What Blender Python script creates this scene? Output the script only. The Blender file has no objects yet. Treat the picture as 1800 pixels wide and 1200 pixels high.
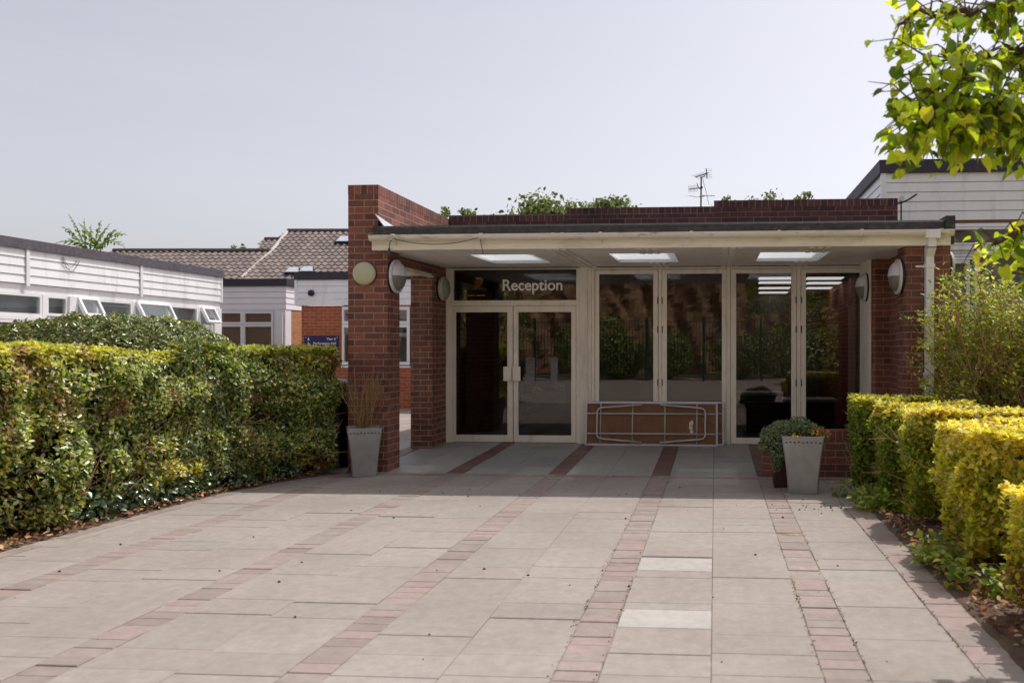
import bpy, bmesh, math, random
import numpy as np
from mathutils import Vector, Matrix
random.seed(7)
RNG = np.random.default_rng(11)
R = math.radians
SC = bpy.context.scene
COL = SC.collection

# ------------------------------------------------------------------ survey frame
# X right, Y into the scene along the paving strips, Z up; the camera stands at X=Y=0, H above the path
H = 1.40; F = 1400.0; TH = R(4.0); CT = math.cos(TH); ST = math.sin(TH)
UC = 1257 - F*math.tan(TH); VC = 612.0
def at(u, v, Y):                       # surveyed point on the plane Y
    a = (u-UC)/F
    X = Y*(a*CT-ST)/(CT+a*ST)
    yc = -X*ST+Y*CT
    return Vector((X, Y, H+(VC-v)/F*yc))
def atx(u, v, X):                      # surveyed point on the plane X
    a = (u-UC)/F
    Y = X*(CT+a*ST)/(a*CT-ST)
    yc = -X*ST+Y*CT
    return Vector((X, Y, H+(VC-v)/F*yc))
def atz(u, v, z=0.0):                  # surveyed point on the plane z
    yc = F*(H-z)/(v-VC); xc = (u-UC)/F*yc
    return Vector((xc*CT-yc*ST, xc*ST+yc*CT, z))
def lin(r, g, b):
    f = lambda c: (c/255/12.92 if c <= 10.3 else ((c/255+.055)/1.055)**2.4)
    return (f(r), f(g), f(b), 1)

# ------------------------------------------------------------------ materials
def new_mat(name):
    m = bpy.data.materials.new(name); m.use_nodes = True
    nt = m.node_tree; b = nt.nodes['Principled BSDF']
    return m, nt, b
def nd(nt, t, **kw):
    n = nt.nodes.new(t)
    for k, v in kw.items(): setattr(n, k, v)
    return n
def lk(nt, a, b): nt.links.new(a, b)
def ramp(nt, fac, stops):
    r = nd(nt, 'ShaderNodeValToRGB')
    els = r.color_ramp.elements
    while len(els) < len(stops): els.new(0.5)
    for e, (p, c) in zip(els, stops): e.position = p; e.color = c
    lk(nt, fac, r.inputs[0]); return r.outputs[0]
def mathn(nt, op, a, b=None, c=None):
    n = nd(nt, 'ShaderNodeMath', operation=op)
    for i, x in enumerate((a, b, c)):
        if x is None: continue
        if isinstance(x, (int, float)): n.inputs[i].default_value = x
        else: lk(nt, x, n.inputs[i])
    return n.outputs[0]
def mixc(nt, fac, a, b, mode='MIX'):
    n = nd(nt, 'ShaderNodeMix', data_type='RGBA', blend_type=mode)
    for s, x in ((0, fac), (6, a), (7, b)):
        if isinstance(x, (int, float)): n.inputs[s].default_value = x
        elif isinstance(x, tuple): n.inputs[s].default_value = x
        else: lk(nt, x, n.inputs[s])
    return n.outputs[2]
def noise(nt, scale, detail=4, vec=None, rough=.55):
    n = nd(nt, 'ShaderNodeTexNoise'); n.inputs['Scale'].default_value = scale
    n.inputs['Detail'].default_value = detail; n.inputs['Roughness'].default_value = rough
    if vec is None:
        vec = nd(nt, 'ShaderNodeTexCoord').outputs['Object']
    lk(nt, vec, n.inputs['Vector'])
    return n.outputs['Fac']
def stretch(nt, sx, sy, sz):
    tc = nd(nt, 'ShaderNodeTexCoord'); mp = nd(nt, 'ShaderNodeMapping')
    lk(nt, tc.outputs['Object'], mp.inputs[0]); mp.inputs['Scale'].default_value = (sx, sy, sz)
    return mp.outputs[0]
def bump(nt, b, height, strength=.3, dist=.01):
    n = nd(nt, 'ShaderNodeBump'); n.inputs['Strength'].default_value = strength
    n.inputs['Distance'].default_value = dist
    lk(nt, height, n.inputs['Height']); lk(nt, n.outputs[0], b.inputs['Normal'])

def plain(name, col, rough=.5, metal=0, var=.12, scale=6, bumpy=0, spec=.5, dirt=None, dirt_amt=.5, dirt_scale=(3, 3, 3)):
    m, nt, b = new_mat(name)
    f = noise(nt, scale, 5)
    lo = tuple(c*(1-var) for c in col[:3])+(1,); hi = tuple(min(1, c*(1+var)) for c in col[:3])+(1,)
    c = ramp(nt, f, [(.3, lo), (.7, hi)])
    if dirt:
        f2 = noise(nt, 1, 6, stretch(nt, *dirt_scale), .7)
        k = ramp(nt, f2, [(.52, (0, 0, 0, 1)), (.72, (dirt_amt,)*3+(1,))])
        c = mixc(nt, k, c, dirt)
    lk(nt, c, b.inputs['Base Color'])
    b.inputs['Roughness'].default_value = rough; b.inputs['Metallic'].default_value = metal
    b.inputs['Specular IOR Level'].default_value = spec
    if bumpy: bump(nt, b, noise(nt, scale*8, 4), bumpy, .01)
    return m

def brick_mat(name, cols, mortar, bw=.225, bh=.075, ms=.010, offset=.5, stain=0, soot=.35, zoff=0.0, rough=.75):
    m, nt, b = new_mat(name)
    tc = nd(nt, 'ShaderNodeTexCoord'); ge = nd(nt, 'ShaderNodeNewGeometry')
    p = nd(nt, 'ShaderNodeSeparateXYZ'); lk(nt, tc.outputs['Object'], p.inputs[0])
    n = nd(nt, 'ShaderNodeSeparateXYZ'); lk(nt, ge.outputs['True Normal'], n.inputs[0])
    fx = mathn(nt, 'GREATER_THAN', mathn(nt, 'ABSOLUTE', n.outputs[0]), .6)
    fz = mathn(nt, 'GREATER_THAN', mathn(nt, 'ABSOLUTE', n.outputs[2]), .6)
    u = mathn(nt, 'ADD', mathn(nt, 'MULTIPLY', p.outputs[0], mathn(nt, 'SUBTRACT', 1.0, fx)), mathn(nt, 'MULTIPLY', p.outputs[1], fx))
    v = mathn(nt, 'ADD', mathn(nt, 'MULTIPLY', p.outputs[2], mathn(nt, 'SUBTRACT', 1.0, fz)), mathn(nt, 'MULTIPLY', p.outputs[1], fz))
    v = mathn(nt, 'ADD', v, zoff)
    cb = nd(nt, 'ShaderNodeCombineXYZ'); lk(nt, u, cb.inputs[0]); lk(nt, v, cb.inputs[1])
    br = nd(nt, 'ShaderNodeTexBrick'); lk(nt, cb.outputs[0], br.inputs['Vector'])
    br.offset = offset; br.inputs['Scale'].default_value = 1
    br.inputs['Brick Width'].default_value = bw; br.inputs['Row Height'].default_value = bh
    br.inputs['Mortar Size'].default_value = ms*.5; br.inputs['Mortar Smooth'].default_value = .25
    br.inputs['Color1'].default_value = (0, 0, 0, 1); br.inputs['Color2'].default_value = (1, 1, 1, 1)
    br.inputs['Mortar'].default_value = (.5, .5, .5, 1)
    k = len(cols)
    c = ramp(nt, br.outputs['Color'], [(i/(k-1), cc) for i, cc in enumerate(cols)])
    c = mixc(nt, .45, c, ramp(nt, noise(nt, 35, 5), [(.3, (.55, .5, .5, 1)), (.7, (1.25, 1.2, 1.2, 1))]), 'MULTIPLY')
    mo = mixc(nt, .5, mortar, ramp(nt, noise(nt, 9, 4), [(.3, (.5, .5, .5, 1)), (.7, (1.2, 1.2, 1.2, 1))]), 'MULTIPLY')
    c = mixc(nt, br.outputs['Fac'], c, mo)
    if soot:
        s = ramp(nt, noise(nt, 1.3, 6), [(.42, (1, 1, 1, 1)), (.75, (1-soot, 1-soot, 1-soot*.9, 1))])
        c = mixc(nt, 1.0, c, s, 'MULTIPLY')
    if stain:
        s = ramp(nt, noise(nt, 1, 6, stretch(nt, 9, 9, 1.1), .75), [(.5, (0, 0, 0, 1)), (.8, (stain,)*3+(1,))])
        c = mixc(nt, s, c, (.33, .30, .20, 1))
    lk(nt, c, b.inputs['Base Color']); b.inputs['Roughness'].default_value = rough
    h = mathn(nt, 'ADD', mathn(nt, 'MULTIPLY', mathn(nt, 'SUBTRACT', 1.0, br.outputs['Fac']), 1.0), mathn(nt, 'MULTIPLY', noise(nt, 60, 3), .35))
    bump(nt, b, h, .6, .006)
    return m

M = {}
RED = [lin(110, 65, 57), lin(130, 77, 66), lin(145, 88, 74), lin(118, 71, 63), lin(155, 98, 81), lin(97, 63, 58)]
M['brick'] = brick_mat('red brick', RED, lin(172, 148, 128), ms=.011, stain=.14)
M['brick_stained'] = brick_mat('stained red brick', RED, lin(185, 162, 140), stain=.6, ms=.012)
M['brick_edge'] = brick_mat('brick on edge coping', RED, lin(160, 140, 124), bw=.075, bh=.5, offset=0, zoff=.21, soot=.5)
DK = [lin(70, 42, 44), lin(88, 52, 52), lin(102, 62, 60), lin(78, 48, 48)]
M['brick_dark'] = brick_mat('weathered brick', DK, lin(135, 115, 110), soot=.6)
M['brick_dark_edge'] = brick_mat('weathered coping', DK, lin(140, 120, 115), bw=.09, bh=.5, offset=0, zoff=.21, soot=.5)
OR = [lin(160, 82, 48), lin(182, 96, 58), lin(170, 88, 54), lin(192, 108, 66)]
M['brick_orange'] = brick_mat('orange brick', OR, lin(196, 172, 150), soot=.15)
M['brick_sunlit'] = brick_mat('sunlit brick', [lin(176, 116, 78), lin(196, 134, 94), lin(186, 126, 86)], lin(190, 160, 130), soot=.1)  # paler than the other brick, sunlight put into its colour

M['cream'] = plain('cream coated aluminium', lin(246, 240, 230), .38, var=.05, scale=2, dirt=(.22, .18, .13, 1), dirt_amt=.35, dirt_scale=(5, 5, 1.2))
M['fascia'] = plain('cream fascia board', lin(247, 242, 230), .35, var=.06, scale=1.5, dirt=(.32, .26, .16, 1), dirt_amt=.45, dirt_scale=(1.2, 3, 7))
M['soffit'] = plain('painted soffit boards', lin(248, 242, 236), .45, var=.05, scale=2, dirt=(.35, .30, .26, 1), dirt_amt=.3)
M['shaft'] = plain('gloss white shaft lining', lin(250, 250, 250), .3, var=.01)
M['gutter'] = plain('old white gutter', lin(232, 226, 214), .4, var=.05, scale=3, dirt=(.10, .09, .07, 1), dirt_amt=.75, dirt_scale=(5, 5, 26))
M['white'] = plain('white plastic board', lin(246, 246, 247), .35, var=.04, scale=1.5, dirt=(.42, .40, .37, 1), dirt_amt=.45, dirt_scale=(5, 5, .7))
M['white_pink'] = plain('pale pink white board', lin(248, 240, 247), .4, var=.04, scale=1.5)
M['white_blue'] = plain('cool white board', lin(246, 248, 252), .4, var=.04, scale=1.5, dirt=(.4, .42, .46, 1), dirt_amt=.4, dirt_scale=(4, 4, .6))
M['felt'] = plain('grey roofing felt', lin(96, 92, 98), .85, var=.3, scale=14, bumpy=.5, dirt=(.05, .05, .05, 1), dirt_amt=.5)
M['felt_dark'] = plain('dark roof edge', lin(54, 50, 66), .55, var=.2, scale=10, bumpy=.25)
M['felt_canopy'] = plain('mossy black felt', lin(58, 58, 60), .75, var=.35, scale=22, bumpy=.5, dirt=(.16, .15, .09, 1), dirt_amt=.6, dirt_scale=(7, 7, 20))
M['lead'] = plain('lead flashing', lin(190, 196, 204), .45, metal=.0, var=.15, scale=7, bumpy=.4)
M['black'] = plain('black plastic', (.012, .012, .014, 1), .25, var=.2)
M['black_rubber'] = plain('black hose', (.01, .01, .011, 1), .5, var=.2)
M['rail'] = plain('dull steel tube', lin(205, 203, 208), .4, metal=.15, var=.08)
M['alu'] = plain('table edge aluminium', lin(198, 198, 214), .33, metal=.25, var=.06)
M['hardboard'] = plain('brown hardboard', lin(130, 90, 56), .55, var=.16, scale=4, dirt=(.07, .03, .012, 1), dirt_amt=.6, dirt_scale=(5, 5, 5))
M['zinc'] = plain('galvanised zinc', lin(160, 163, 164), .42, metal=.5, var=.16, scale=4, dirt=(.30, .28, .23, 1), dirt_amt=.55, dirt_scale=(7, 7, 4))
M['brown_box'] = plain('deep brown', lin(70, 36, 28), .6, var=.25, scale=8, bumpy=.2)
M['lamp_cream'] = plain('cream lamp glass', lin(196, 196, 168), .35, var=.05)
M['lamp_white'] = plain('white lamp cover', lin(216, 216, 222), .3, var=.05)
M['lamp_grey'] = plain('grey lamp glass', lin(128, 124, 112), .3, var=.15, scale=20)
M['lamp_green'] = plain('greenish lamp glass', lin(150, 160, 146), .2, var=.15, scale=20)
M['steel_dark'] = plain('dark steel', lin(60, 60, 66), .45, metal=.6, var=.2)
M['cord'] = plain('green cord', lin(50, 84, 84), .6)
M['soil'] = plain('dry soil', lin(104, 84, 70), .95, var=.35, scale=9, bumpy=.9)
M['tarmac'] = plain('pale forecourt tarmac', lin(182, 168, 155), .9, var=.12, scale=3, bumpy=.3)
M['grass'] = plain('dry ground', lin(110, 106, 70), .95, var=.3, scale=2, bumpy=.6)
M['bark'] = plain('bark', lin(96, 78, 60), .9, var=.3, scale=20, bumpy=.8)
M['twig'] = plain('dry twig', lin(164, 132, 96), .85, var=.3, scale=30)
M['twig_red'] = plain('dead stem', lin(150, 96, 66), .85, var=.3, scale=30)
M['core'] = plain('shaded hedge core', lin(34, 31, 20), 1.0, var=.6, scale=26, bumpy=1)  # near-black, the shade inside the hedge is put into this colour
M['letter'] = plain('silver lettering', lin(252, 252, 250), .4, var=.03)
M['emblem'] = plain('gold emblem', lin(206, 164, 84), .4, var=.1)
M['sign_blue'] = plain('navy sign', lin(30, 34, 92), .35, var=.05)
M['sign_white'] = plain('white sign print', lin(225, 225, 230), .4, var=.02)
M['room'] = plain('room plaster', lin(120, 112, 104), .9, var=.06)
M['carpet'] = plain('dark carpet', lin(48, 46, 50), .95, var=.2, scale=30)
M['ceiling'] = plain('room ceiling', lin(150, 148, 144), .9, var=.04)
M['desk'] = plain('black desk front', lin(26, 24, 26), .5, var=.1)
M['desk_top'] = plain('white worktop', lin(225, 222, 218), .4, var=.03)
M['window_backing'] = plain('brown slatted blinds', lin(176, 128, 96), .7, var=.1)
M['curtain'] = plain('pale curtain', lin(190, 178, 160), .9, var=.08, scale=12)
M['green_metal'] = plain('green powder coat', lin(20, 72, 58), .4, var=.1)
M['banner_white'] = plain('white banner', lin(165, 165, 178), .6, var=.05)
M['banner_blue'] = plain('blue banner band', lin(40, 52, 130), .6, var=.05)
M['rock'] = plain('brown rock face', lin(178, 142, 108), .95, var=.45, scale=1.3, bumpy=.9, dirt=(.10, .07, .05, 1), dirt_amt=.8, dirt_scale=(.9, .9, .18))
M['chalk'] = plain('pale dust', lin(220, 215, 205), .9)

def glossy_sheet(name, tint, base, facing_pow=4.0, rough=.0):
    m, nt, b = new_mat(name); nt.nodes.remove(b)
    out = nt.nodes['Material Output']
    tr = nd(nt, 'ShaderNodeBsdfTransparent'); tr.inputs[0].default_value = tint
    gl = nd(nt, 'ShaderNodeBsdfGlossy'); gl.inputs['Roughness'].default_value = rough
    gl.inputs['Color'].default_value = (.97, .95, .93, 1)
    lw = nd(nt, 'ShaderNodeLayerWeight'); lw.inputs[0].default_value = .5
    f = mathn(nt, 'ADD', mathn(nt, 'MULTIPLY', mathn(nt, 'POWER', lw.outputs['Facing'], facing_pow), .8), base)
    mx = nd(nt, 'ShaderNodeMixShader'); lk(nt, f, mx.inputs[0])
    lk(nt, tr.outputs[0], mx.inputs[1]); lk(nt, gl.outputs[0], mx.inputs[2]); lk(nt, mx.outputs[0], out.inputs[0])
    # slight waviness of real panes
    bp = nd(nt, 'ShaderNodeBump'); bp.inputs['Strength'].default_value = .012; bp.inputs['Distance'].default_value = .05
    lk(nt, noise(nt, 1.7, 1), bp.inputs['Height']); lk(nt, bp.outputs[0], gl.inputs['Normal'])
    return m
M['glass'] = glossy_sheet('tinted window glass', (.55, .55, .57, 1), .058)
M['glass_far'] = glossy_sheet('window glass', (.86, .88, .88, 1), .07)
M['skylight'] = glossy_sheet('skylight glazing', (.96, .97, .97, 1), .02)

m_, nt_m, b_m = new_mat('opal diffuser'); nt_m.nodes.remove(b_m)
tl_ = nd(nt_m, 'ShaderNodeBsdfTranslucent'); tl_.inputs[0].default_value = (.86, .88, .89, 1)
tp_ = nd(nt_m, 'ShaderNodeBsdfTransparent'); mx_ = nd(nt_m, 'ShaderNodeMixShader'); mx_.inputs[0].default_value = .30
df_ = nd(nt_m, 'ShaderNodeBsdfDiffuse'); df_.inputs[0].default_value = (.85, .86, .87, 1); mx2 = nd(nt_m, 'ShaderNodeMixShader'); mx2.inputs[0].default_value = .62
lk(nt_m, df_.outputs[0], mx2.inputs[1]); lk(nt_m, tl_.outputs[0], mx2.inputs[2])
lk(nt_m, mx2.outputs[0], mx_.inputs[1]); lk(nt_m, tp_.outputs[0], mx_.inputs[2]); lk(nt_m, mx_.outputs[0], nt_m.nodes['Material Output'].inputs[0])
M['opal'] = m_
def emission(name, col, s):
    m, nt, b = new_mat(name)
    b.inputs['Base Color'].default_value = col
    b.inputs['Emission Color'].default_value = col; b.inputs['Emission Strength'].default_value = s
    return m
M['lit_panel'] = emission('lit ceiling panel', (1, .97, .92, 1), 1.3)

def leaf_mat(name, trans=.35, rough=.38, spec=.5, gain=1.6):
    m, nt, b = new_mat(name); out = nt.nodes['Material Output']
    at_ = nd(nt, 'ShaderNodeAttribute', attribute_name='Col')
    lk(nt, at_.outputs['Color'], b.inputs['Base Color'])
    b.inputs['Roughness'].default_value = rough; b.inputs['Specular IOR Level'].default_value = spec
    tr = nd(nt, 'ShaderNodeBsdfTranslucent')
    c = mixc(nt, 1.0, at_.outputs['Color'], (gain*.98, gain, gain*.45, 1), 'MULTIPLY')
    lk(nt, c, tr.inputs[0])
    mx = nd(nt, 'ShaderNodeMixShader'); mx.inputs[0].default_value = trans
    lk(nt, b.outputs[0], mx.inputs[1]); lk(nt, tr.outputs[0], mx.inputs[2]); lk(nt, mx.outputs[0], out.inputs[0])
    return m
M['leaf'] = leaf_mat('hedge leaf', .3, .33, .7)
M['leaf_gloss'] = leaf_mat('glossy evergreen leaf', .2, .27, .9)
M['leaf_gold'] = leaf_mat('golden leaf', .42, .42, .45, 1.5)
M['leaf_lime'] = leaf_mat('lime tree leaf', .55, .45, .35, 2.2)
M['leaf_far'] = leaf_mat('far foliage', .25, .6, .3)
M['litter'] = leaf_mat('fallen leaf', .1, .8, .2)

def attr_mat(name, rough, nscale, namt, spot=None):
    m, nt, b = new_mat(name)
    a = nd(nt, 'ShaderNodeAttribute', attribute_name='Col').outputs['Color']
    a = mixc(nt, ramp(nt, noise(nt, 2.6, 8, stretch(nt, 1, .6, 1), .7), [(.50, (0, 0, 0, 1)), (.78, (.22, .22, .22, 1))]), a, (.22, .195, .17, 1))
    c = mixc(nt, namt, a, ramp(nt, noise(nt, nscale, 6, None, .7), [(.3, (.72, .71, .70, 1)), (.7, (1.2, 1.2, 1.2, 1))]), 'MULTIPLY')
    c = mixc(nt, .6, c, ramp(nt, noise(nt, 1.1, 5), [(.35, (.82, .81, .80, 1)), (.65, (1.08, 1.08, 1.08, 1))]), 'MULTIPLY')
    c = mixc(nt, ramp(nt, noise(nt, 320, 2), [(.62, (0, 0, 0, 1)), (.75, (.3, .3, .3, 1))]), c, (.12, .11, .10, 1))
    lk(nt, c, b.inputs['Base Color']); b.inputs['Roughness'].default_value = rough
    bump(nt, b, noise(nt, 150, 4), .35, .004)
    return m
M['paver'] = attr_mat('weathered concrete paving', .82, 14, .55)
M['paver_porch'] = attr_mat('sheltered smooth paving', .48, 10, .45)

# tiled roof
def tile_mat():
    m, nt, b = new_mat('brown roof tiles')
    a = nd(nt, 'ShaderNodeAttribute', attribute_name='Col').outputs['Color']
    c = mixc(nt, .6, a, ramp(nt, noise(nt, 1.5, 6), [(.3, (.7, .7, .7, 1)), (.7, (1.15, 1.15, 1.15, 1))]), 'MULTIPLY')
    lk(nt, c, b.inputs['Base Color']); b.inputs['Roughness'].default_value = .85
    return m
M['tile'] = tile_mat()

# ------------------------------------------------------------------ object helpers
def root_loc(p):
    while p is not None and p.parent is not None: p = p.parent
    return p.location.copy() if p is not None else Vector((0, 0, 0))
class MB:
    def __init__(s): s.v = []; s.f = []; s.c = []; s.col = None
    def poly(s, pts):
        i = len(s.v); s.v += [tuple(p) for p in pts]; s.f.append(tuple(range(i, i+len(pts))))
    def hexa(s, p):                      # 8 corners: bottom loop 0-3, top loop 4-7
        i = len(s.v); s.v += [tuple(q) for q in p]
        for f in ((3, 2, 1, 0), (4, 5, 6, 7), (0, 1, 5, 4), (1, 2, 6, 5), (2, 3, 7, 6), (3, 0, 4, 7)):
            s.f.append(tuple(i+k for k in f))
    def box(s, x0, x1, y0, y1, z0, z1, sl=None):
        g = (lambda y: sl*(y-8.76)) if sl else (lambda y: 0)
        s.hexa([(x0, y0, z0+g(y0)), (x1, y0, z0+g(y0)), (x1, y1, z0+g(y1)), (x0, y1, z0+g(y1)),
                (x0, y0, z1+g(y0)), (x1, y0, z1+g(y0)), (x1, y1, z1+g(y1)), (x0, y1, z1+g(y1))])
    def bar(s, a, b, w, h=None, up=(0, 0, 1)):
        h = h or w; a = Vector(a); b = Vector(b); d = (b-a).normalized(); up = Vector(up)
        if abs(d.dot(up)) > .98: up = Vector((0, 1, 0))
        r = d.cross(up).normalized()*w/2; q = r.cross(d).normalized()*h/2
        s.hexa([a-r-q, a+r-q, a+r+q, a-r+q, b-r-q, b+r-q, b+r+q, b-r+q])
    def tube(s, pts, rad, n=8, cap=True):
        pts = [Vector(p) for p in pts]; rs = rad if isinstance(rad, (list, tuple)) else [rad]*len(pts)
        rings = []; ref = None
        for k, p in enumerate(pts):
            d = (pts[min(k+1, len(pts)-1)]-pts[max(k-1, 0)])
            d = d.normalized() if d.length > 1e-9 else Vector((0, 0, 1))
            if ref is None: ref = Vector((1, 0, 0)) if abs(d.x) < .8 else Vector((0, 1, 0))
            a = (ref-d*ref.dot(d)).normalized(); c = d.cross(a); ref = a
            i = len(s.v)
            for j in range(n):
                t = 2*math.pi*j/n
                s.v.append(tuple(p+(a*math.cos(t)+c*math.sin(t))*rs[k]))
            rings.append(i)
        for r0, r1 in zip(rings, rings[1:]):
            for j in range(n): s.f.append((r0+j, r0+(j+1) % n, r1+(j+1) % n, r1+j))
        if cap:
            s.f.append(tuple(rings[0]+j for j in reversed(range(n)))); s.f.append(tuple(rings[-1]+j for j in range(n)))
    def lathe(s, prof, n=24, M4=None, arc=None):          # profile (r, h) around local Z, moved by M4
        M4 = M4 or Matrix(); a0, a1 = arc or (0, 2*math.pi); full = arc is None
        rings = []
        cnt = n if full else n+1
        for r, h in prof:
            i = len(s.v)
            for j in range(cnt):
                t = a0+(a1-a0)*j/n
                s.v.append(tuple(M4 @ Vector((r*math.cos(t), r*math.sin(t), h))))
            rings.append(i)
        for r0, r1 in zip(rings, rings[1:]):
            for j in range(n): s.f.append((r0+j, r0+(j+1) % cnt, r1+(j+1) % cnt, r1+j))
    def prism(s, poly, z0, z1):
        n = len(poly); i = len(s.v)
        s.v += [(x, y, z0) for x, y in poly]+[(x, y, z1) for x, y in poly]
        s.f.append(tuple(i+k for k in reversed(range(n)))); s.f.append(tuple(i+n+k for k in range(n)))
        for k in range(n): s.f.append((i+k, i+(k+1) % n, i+n+(k+1) % n, i+n+k))
    def extr_x(s, prof, x0, x1):          # (y, z) profile swept along X
        n = len(prof); i = len(s.v)
        s.v += [(x0, y, z) for y, z in prof]+[(x1, y, z) for y, z in prof]
        s.f.append(tuple(i+k for k in reversed(range(n)))); s.f.append(tuple(i+n+k for k in range(n)))
        for k in range(n): s.f.append((i+k, i+(k+1) % n, i+n+(k+1) % n, i+n+k))
    def build(s, name, mat, parent=None, smooth=False, recalc=True):
        L = root_loc(parent)
        me = bpy.data.meshes.new(name)
        me.from_pydata([(x-L.x, y-L.y, z-L.z) for x, y, z in s.v], [], s.f)
        me.materials.append(mat)
        if recalc:
            bm = bmesh.new(); bm.from_mesh(me); bmesh.ops.recalc_face_normals(bm, faces=bm.faces); bm.to_mesh(me); bm.free()
        if smooth:
            me.polygons.foreach_set('use_smooth', [True]*len(me.polygons))
        o = bpy.data.objects.new(name, me); COL.objects.link(o)
        if parent is not None: o.parent = parent
        return o
def soften(o, w=.004, seg=2):
    b = o.modifiers.new('edge wear', 'BEVEL'); b.width = w; b.segments = seg; b.limit_method = 'ANGLE'; b.angle_limit = R(40)
    return o
def tag(o, label, cat, group=None, kind=None):
    o['label'] = label; o['category'] = cat
    if group: o['group'] = group
    if kind: o['kind'] = kind
    return o
def thing(name, loc, label, cat, group=None):
    o = bpy.data.objects.new(name, None); COL.objects.link(o); o.location = loc; o.empty_display_size = .2
    return tag(o, label, cat, group)
def structure(o): o['kind'] = 'structure'; return o
def set_cols(me, cols, dom='POINT'):
    a = me.color_attributes.new('Col', 'FLOAT_COLOR', dom)
    c = np.ones((len(cols), 4), np.float32); c[:, :3] = cols
    a.data.foreach_set('color', c.ravel())

def sines(p, f, seed, k=7):               # smooth pseudo noise in about [-1, 1]
    r = np.random.default_rng(seed); o = np.zeros(len(p))
    for _ in range(k):
        d = r.normal(size=3)*f; o += np.sin(p@d+r.uniform(0, 6.28))
    return o/math.sqrt(k)/1.2

DIAMOND = (np.array([(0, 0, 0), (-.5, .42, .10), (0, 1, -.04), (.5, .42, .10)]), [(0, 2, 1), (0, 3, 2)])
HEART = (np.array([(0, .04, 0), (-.3, -.06, .05), (-.5, .25, .09), (-.38, .62, .06), (0, 1.02, -.10), (.38, .62, .06), (.5, .25, .09), (.3, -.06, .05), (0, .5, -.01)]),
         [(0, 8, 2, 1), (8, 4, 3, 2), (8, 6, 5, 4), (0, 7, 6, 8)])
OVAL = (np.array([(0, 0, 0), (-.42, .25, .07), (-.42, .65, .05), (0, 1, -.06), (.42, .65, .05), (.42, .25, .07)]), [(0, 3, 2, 1), (0, 5, 4, 3)])
def leaves(name, P, Nn, size, cols, mat, parent=None, shape=DIAMOND, width=.5, axis=None, up=.0):
    n = len(P); V0, FC = shape
    Nn = Nn/np.linalg.norm(Nn, axis=1, keepdims=True)
    A = RNG.normal(size=(n, 3)) if axis is None else axis
    A = A+np.array([0, 0, up]); A = A-Nn*(A*Nn).sum(1, keepdims=True)
    A /= np.linalg.norm(A, axis=1, keepdims=True)+1e-9
    B = np.cross(A, Nn)
    size = np.broadcast_to(size, (n,))[:, None, None]
    V = P[:, None, :]+size*(V0[None, :, 1:2]*A[:, None, :]+width*V0[None, :, 0:1]*B[:, None, :]+V0[None, :, 2:3]*Nn[:, None, :]*width*2)
    m = len(V0); V = V.reshape(-1, 3)-np.array(root_loc(parent))
    k = len(FC[0]); FA = np.array(FC)
    idx = (np.arange(n)[:, None, None]*m+FA[None]).reshape(-1).astype(np.int32)
    nf = n*len(FC)
    me = bpy.data.meshes.new(name)
    me.vertices.add(n*m); me.vertices.foreach_set('co', V.astype(np.float32).ravel())
    me.loops.add(nf*k); me.loops.foreach_set('vertex_index', idx)
    me.polygons.add(nf); me.polygons.foreach_set('loop_start', np.arange(0, nf*k, k, dtype=np.int32))
    me.update(calc_edges=True); me.validate()
    me.materials.append(mat)
    set_cols(me, np.repeat(cols, m, axis=0))
    o = bpy.data.objects.new(name, me); COL.objects.link(o)
    if parent is not None: o.parent = parent
    return o
def palette(n, pal, w=None, jit=.18, sel=None):
    pal = np.array([p[:3] for p in pal]); w = np.array(w or [1]*len(pal), float); w /= w.sum()
    if sel is None: i = RNG.choice(len(pal), n, p=w)
    else: i = sel
    return np.clip(pal[i]*(1+RNG.normal(0, jit, (n, 1)))*(1+RNG.normal(0, .05, (n, 3))), .002, .95)

# ================================================================== WORLD, SUN, CAMERA
SUN = Vector((.38, .42, 1)).normalized()
w = bpy.data.worlds.new('World'); SC.world = w; w.use_nodes = True
nt = w.node_tree; bg = nt.nodes['Background']
sky = nd(nt, 'ShaderNodeTexSky', sky_type='NISHITA'); sky.sun_disc = False
sky.sun_elevation = math.asin(SUN.z); sky.sun_rotation = math.atan2(SUN.x, SUN.y)
sky.air_density = 1.0; sky.dust_density = 2.6; sky.ozone_density = 1.0; sky.altitude = 20
hs = nd(nt, 'ShaderNodeHueSaturation'); hs.inputs['Saturation'].default_value = .30
lk(nt, sky.outputs[0], hs.inputs['Color'])
tint = mixc(nt, 1.0, hs.outputs[0], (1.0, .965, .995, 1), 'MULTIPLY')
tcw = nd(nt, 'ShaderNodeTexCoord'); mpw = nd(nt, 'ShaderNodeMapping'); mpw.inputs['Scale'].default_value = (1.2, 1.2, 9); mpw.inputs['Rotation'].default_value = (0, R(7), 0)
lk(nt, tcw.outputs['Generated'], mpw.inputs[0])
veil = ramp(nt, noise(nt, 1.6, 7, mpw.outputs[0], .62), [(.46, (0, 0, 0, 1)), (.80, (.16, .16, .16, 1))])
tint = mixc(nt, veil, tint, (5.2, 5.1, 5.2, 1))          # faint high cirrus
lk(nt, tint, bg.inputs[0]); bg.inputs[1].default_value = .104
sl = bpy.data.lights.new('sun', 'SUN'); sl.energy = 2.05; sl.angle = R(.5); sl.color = (1, .955, .90)
so = bpy.data.objects.new('sun', sl); COL.objects.link(so); so.rotation_euler = SUN.to_track_quat('Z', 'Y').to_euler()
cam = bpy.data.cameras.new('camera'); co = bpy.data.objects.new('camera', cam); COL.objects.link(co)
co.location = (0, 0, H); co.rotation_euler = (R(90), 0, TH)
cam.sensor_width = 36; cam.lens = F/1800*36; cam.shift_x = (900-UC)/1800; cam.shift_y = (VC-600)/1800
cam.clip_end = 600; cam.clip_start = .05
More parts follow.
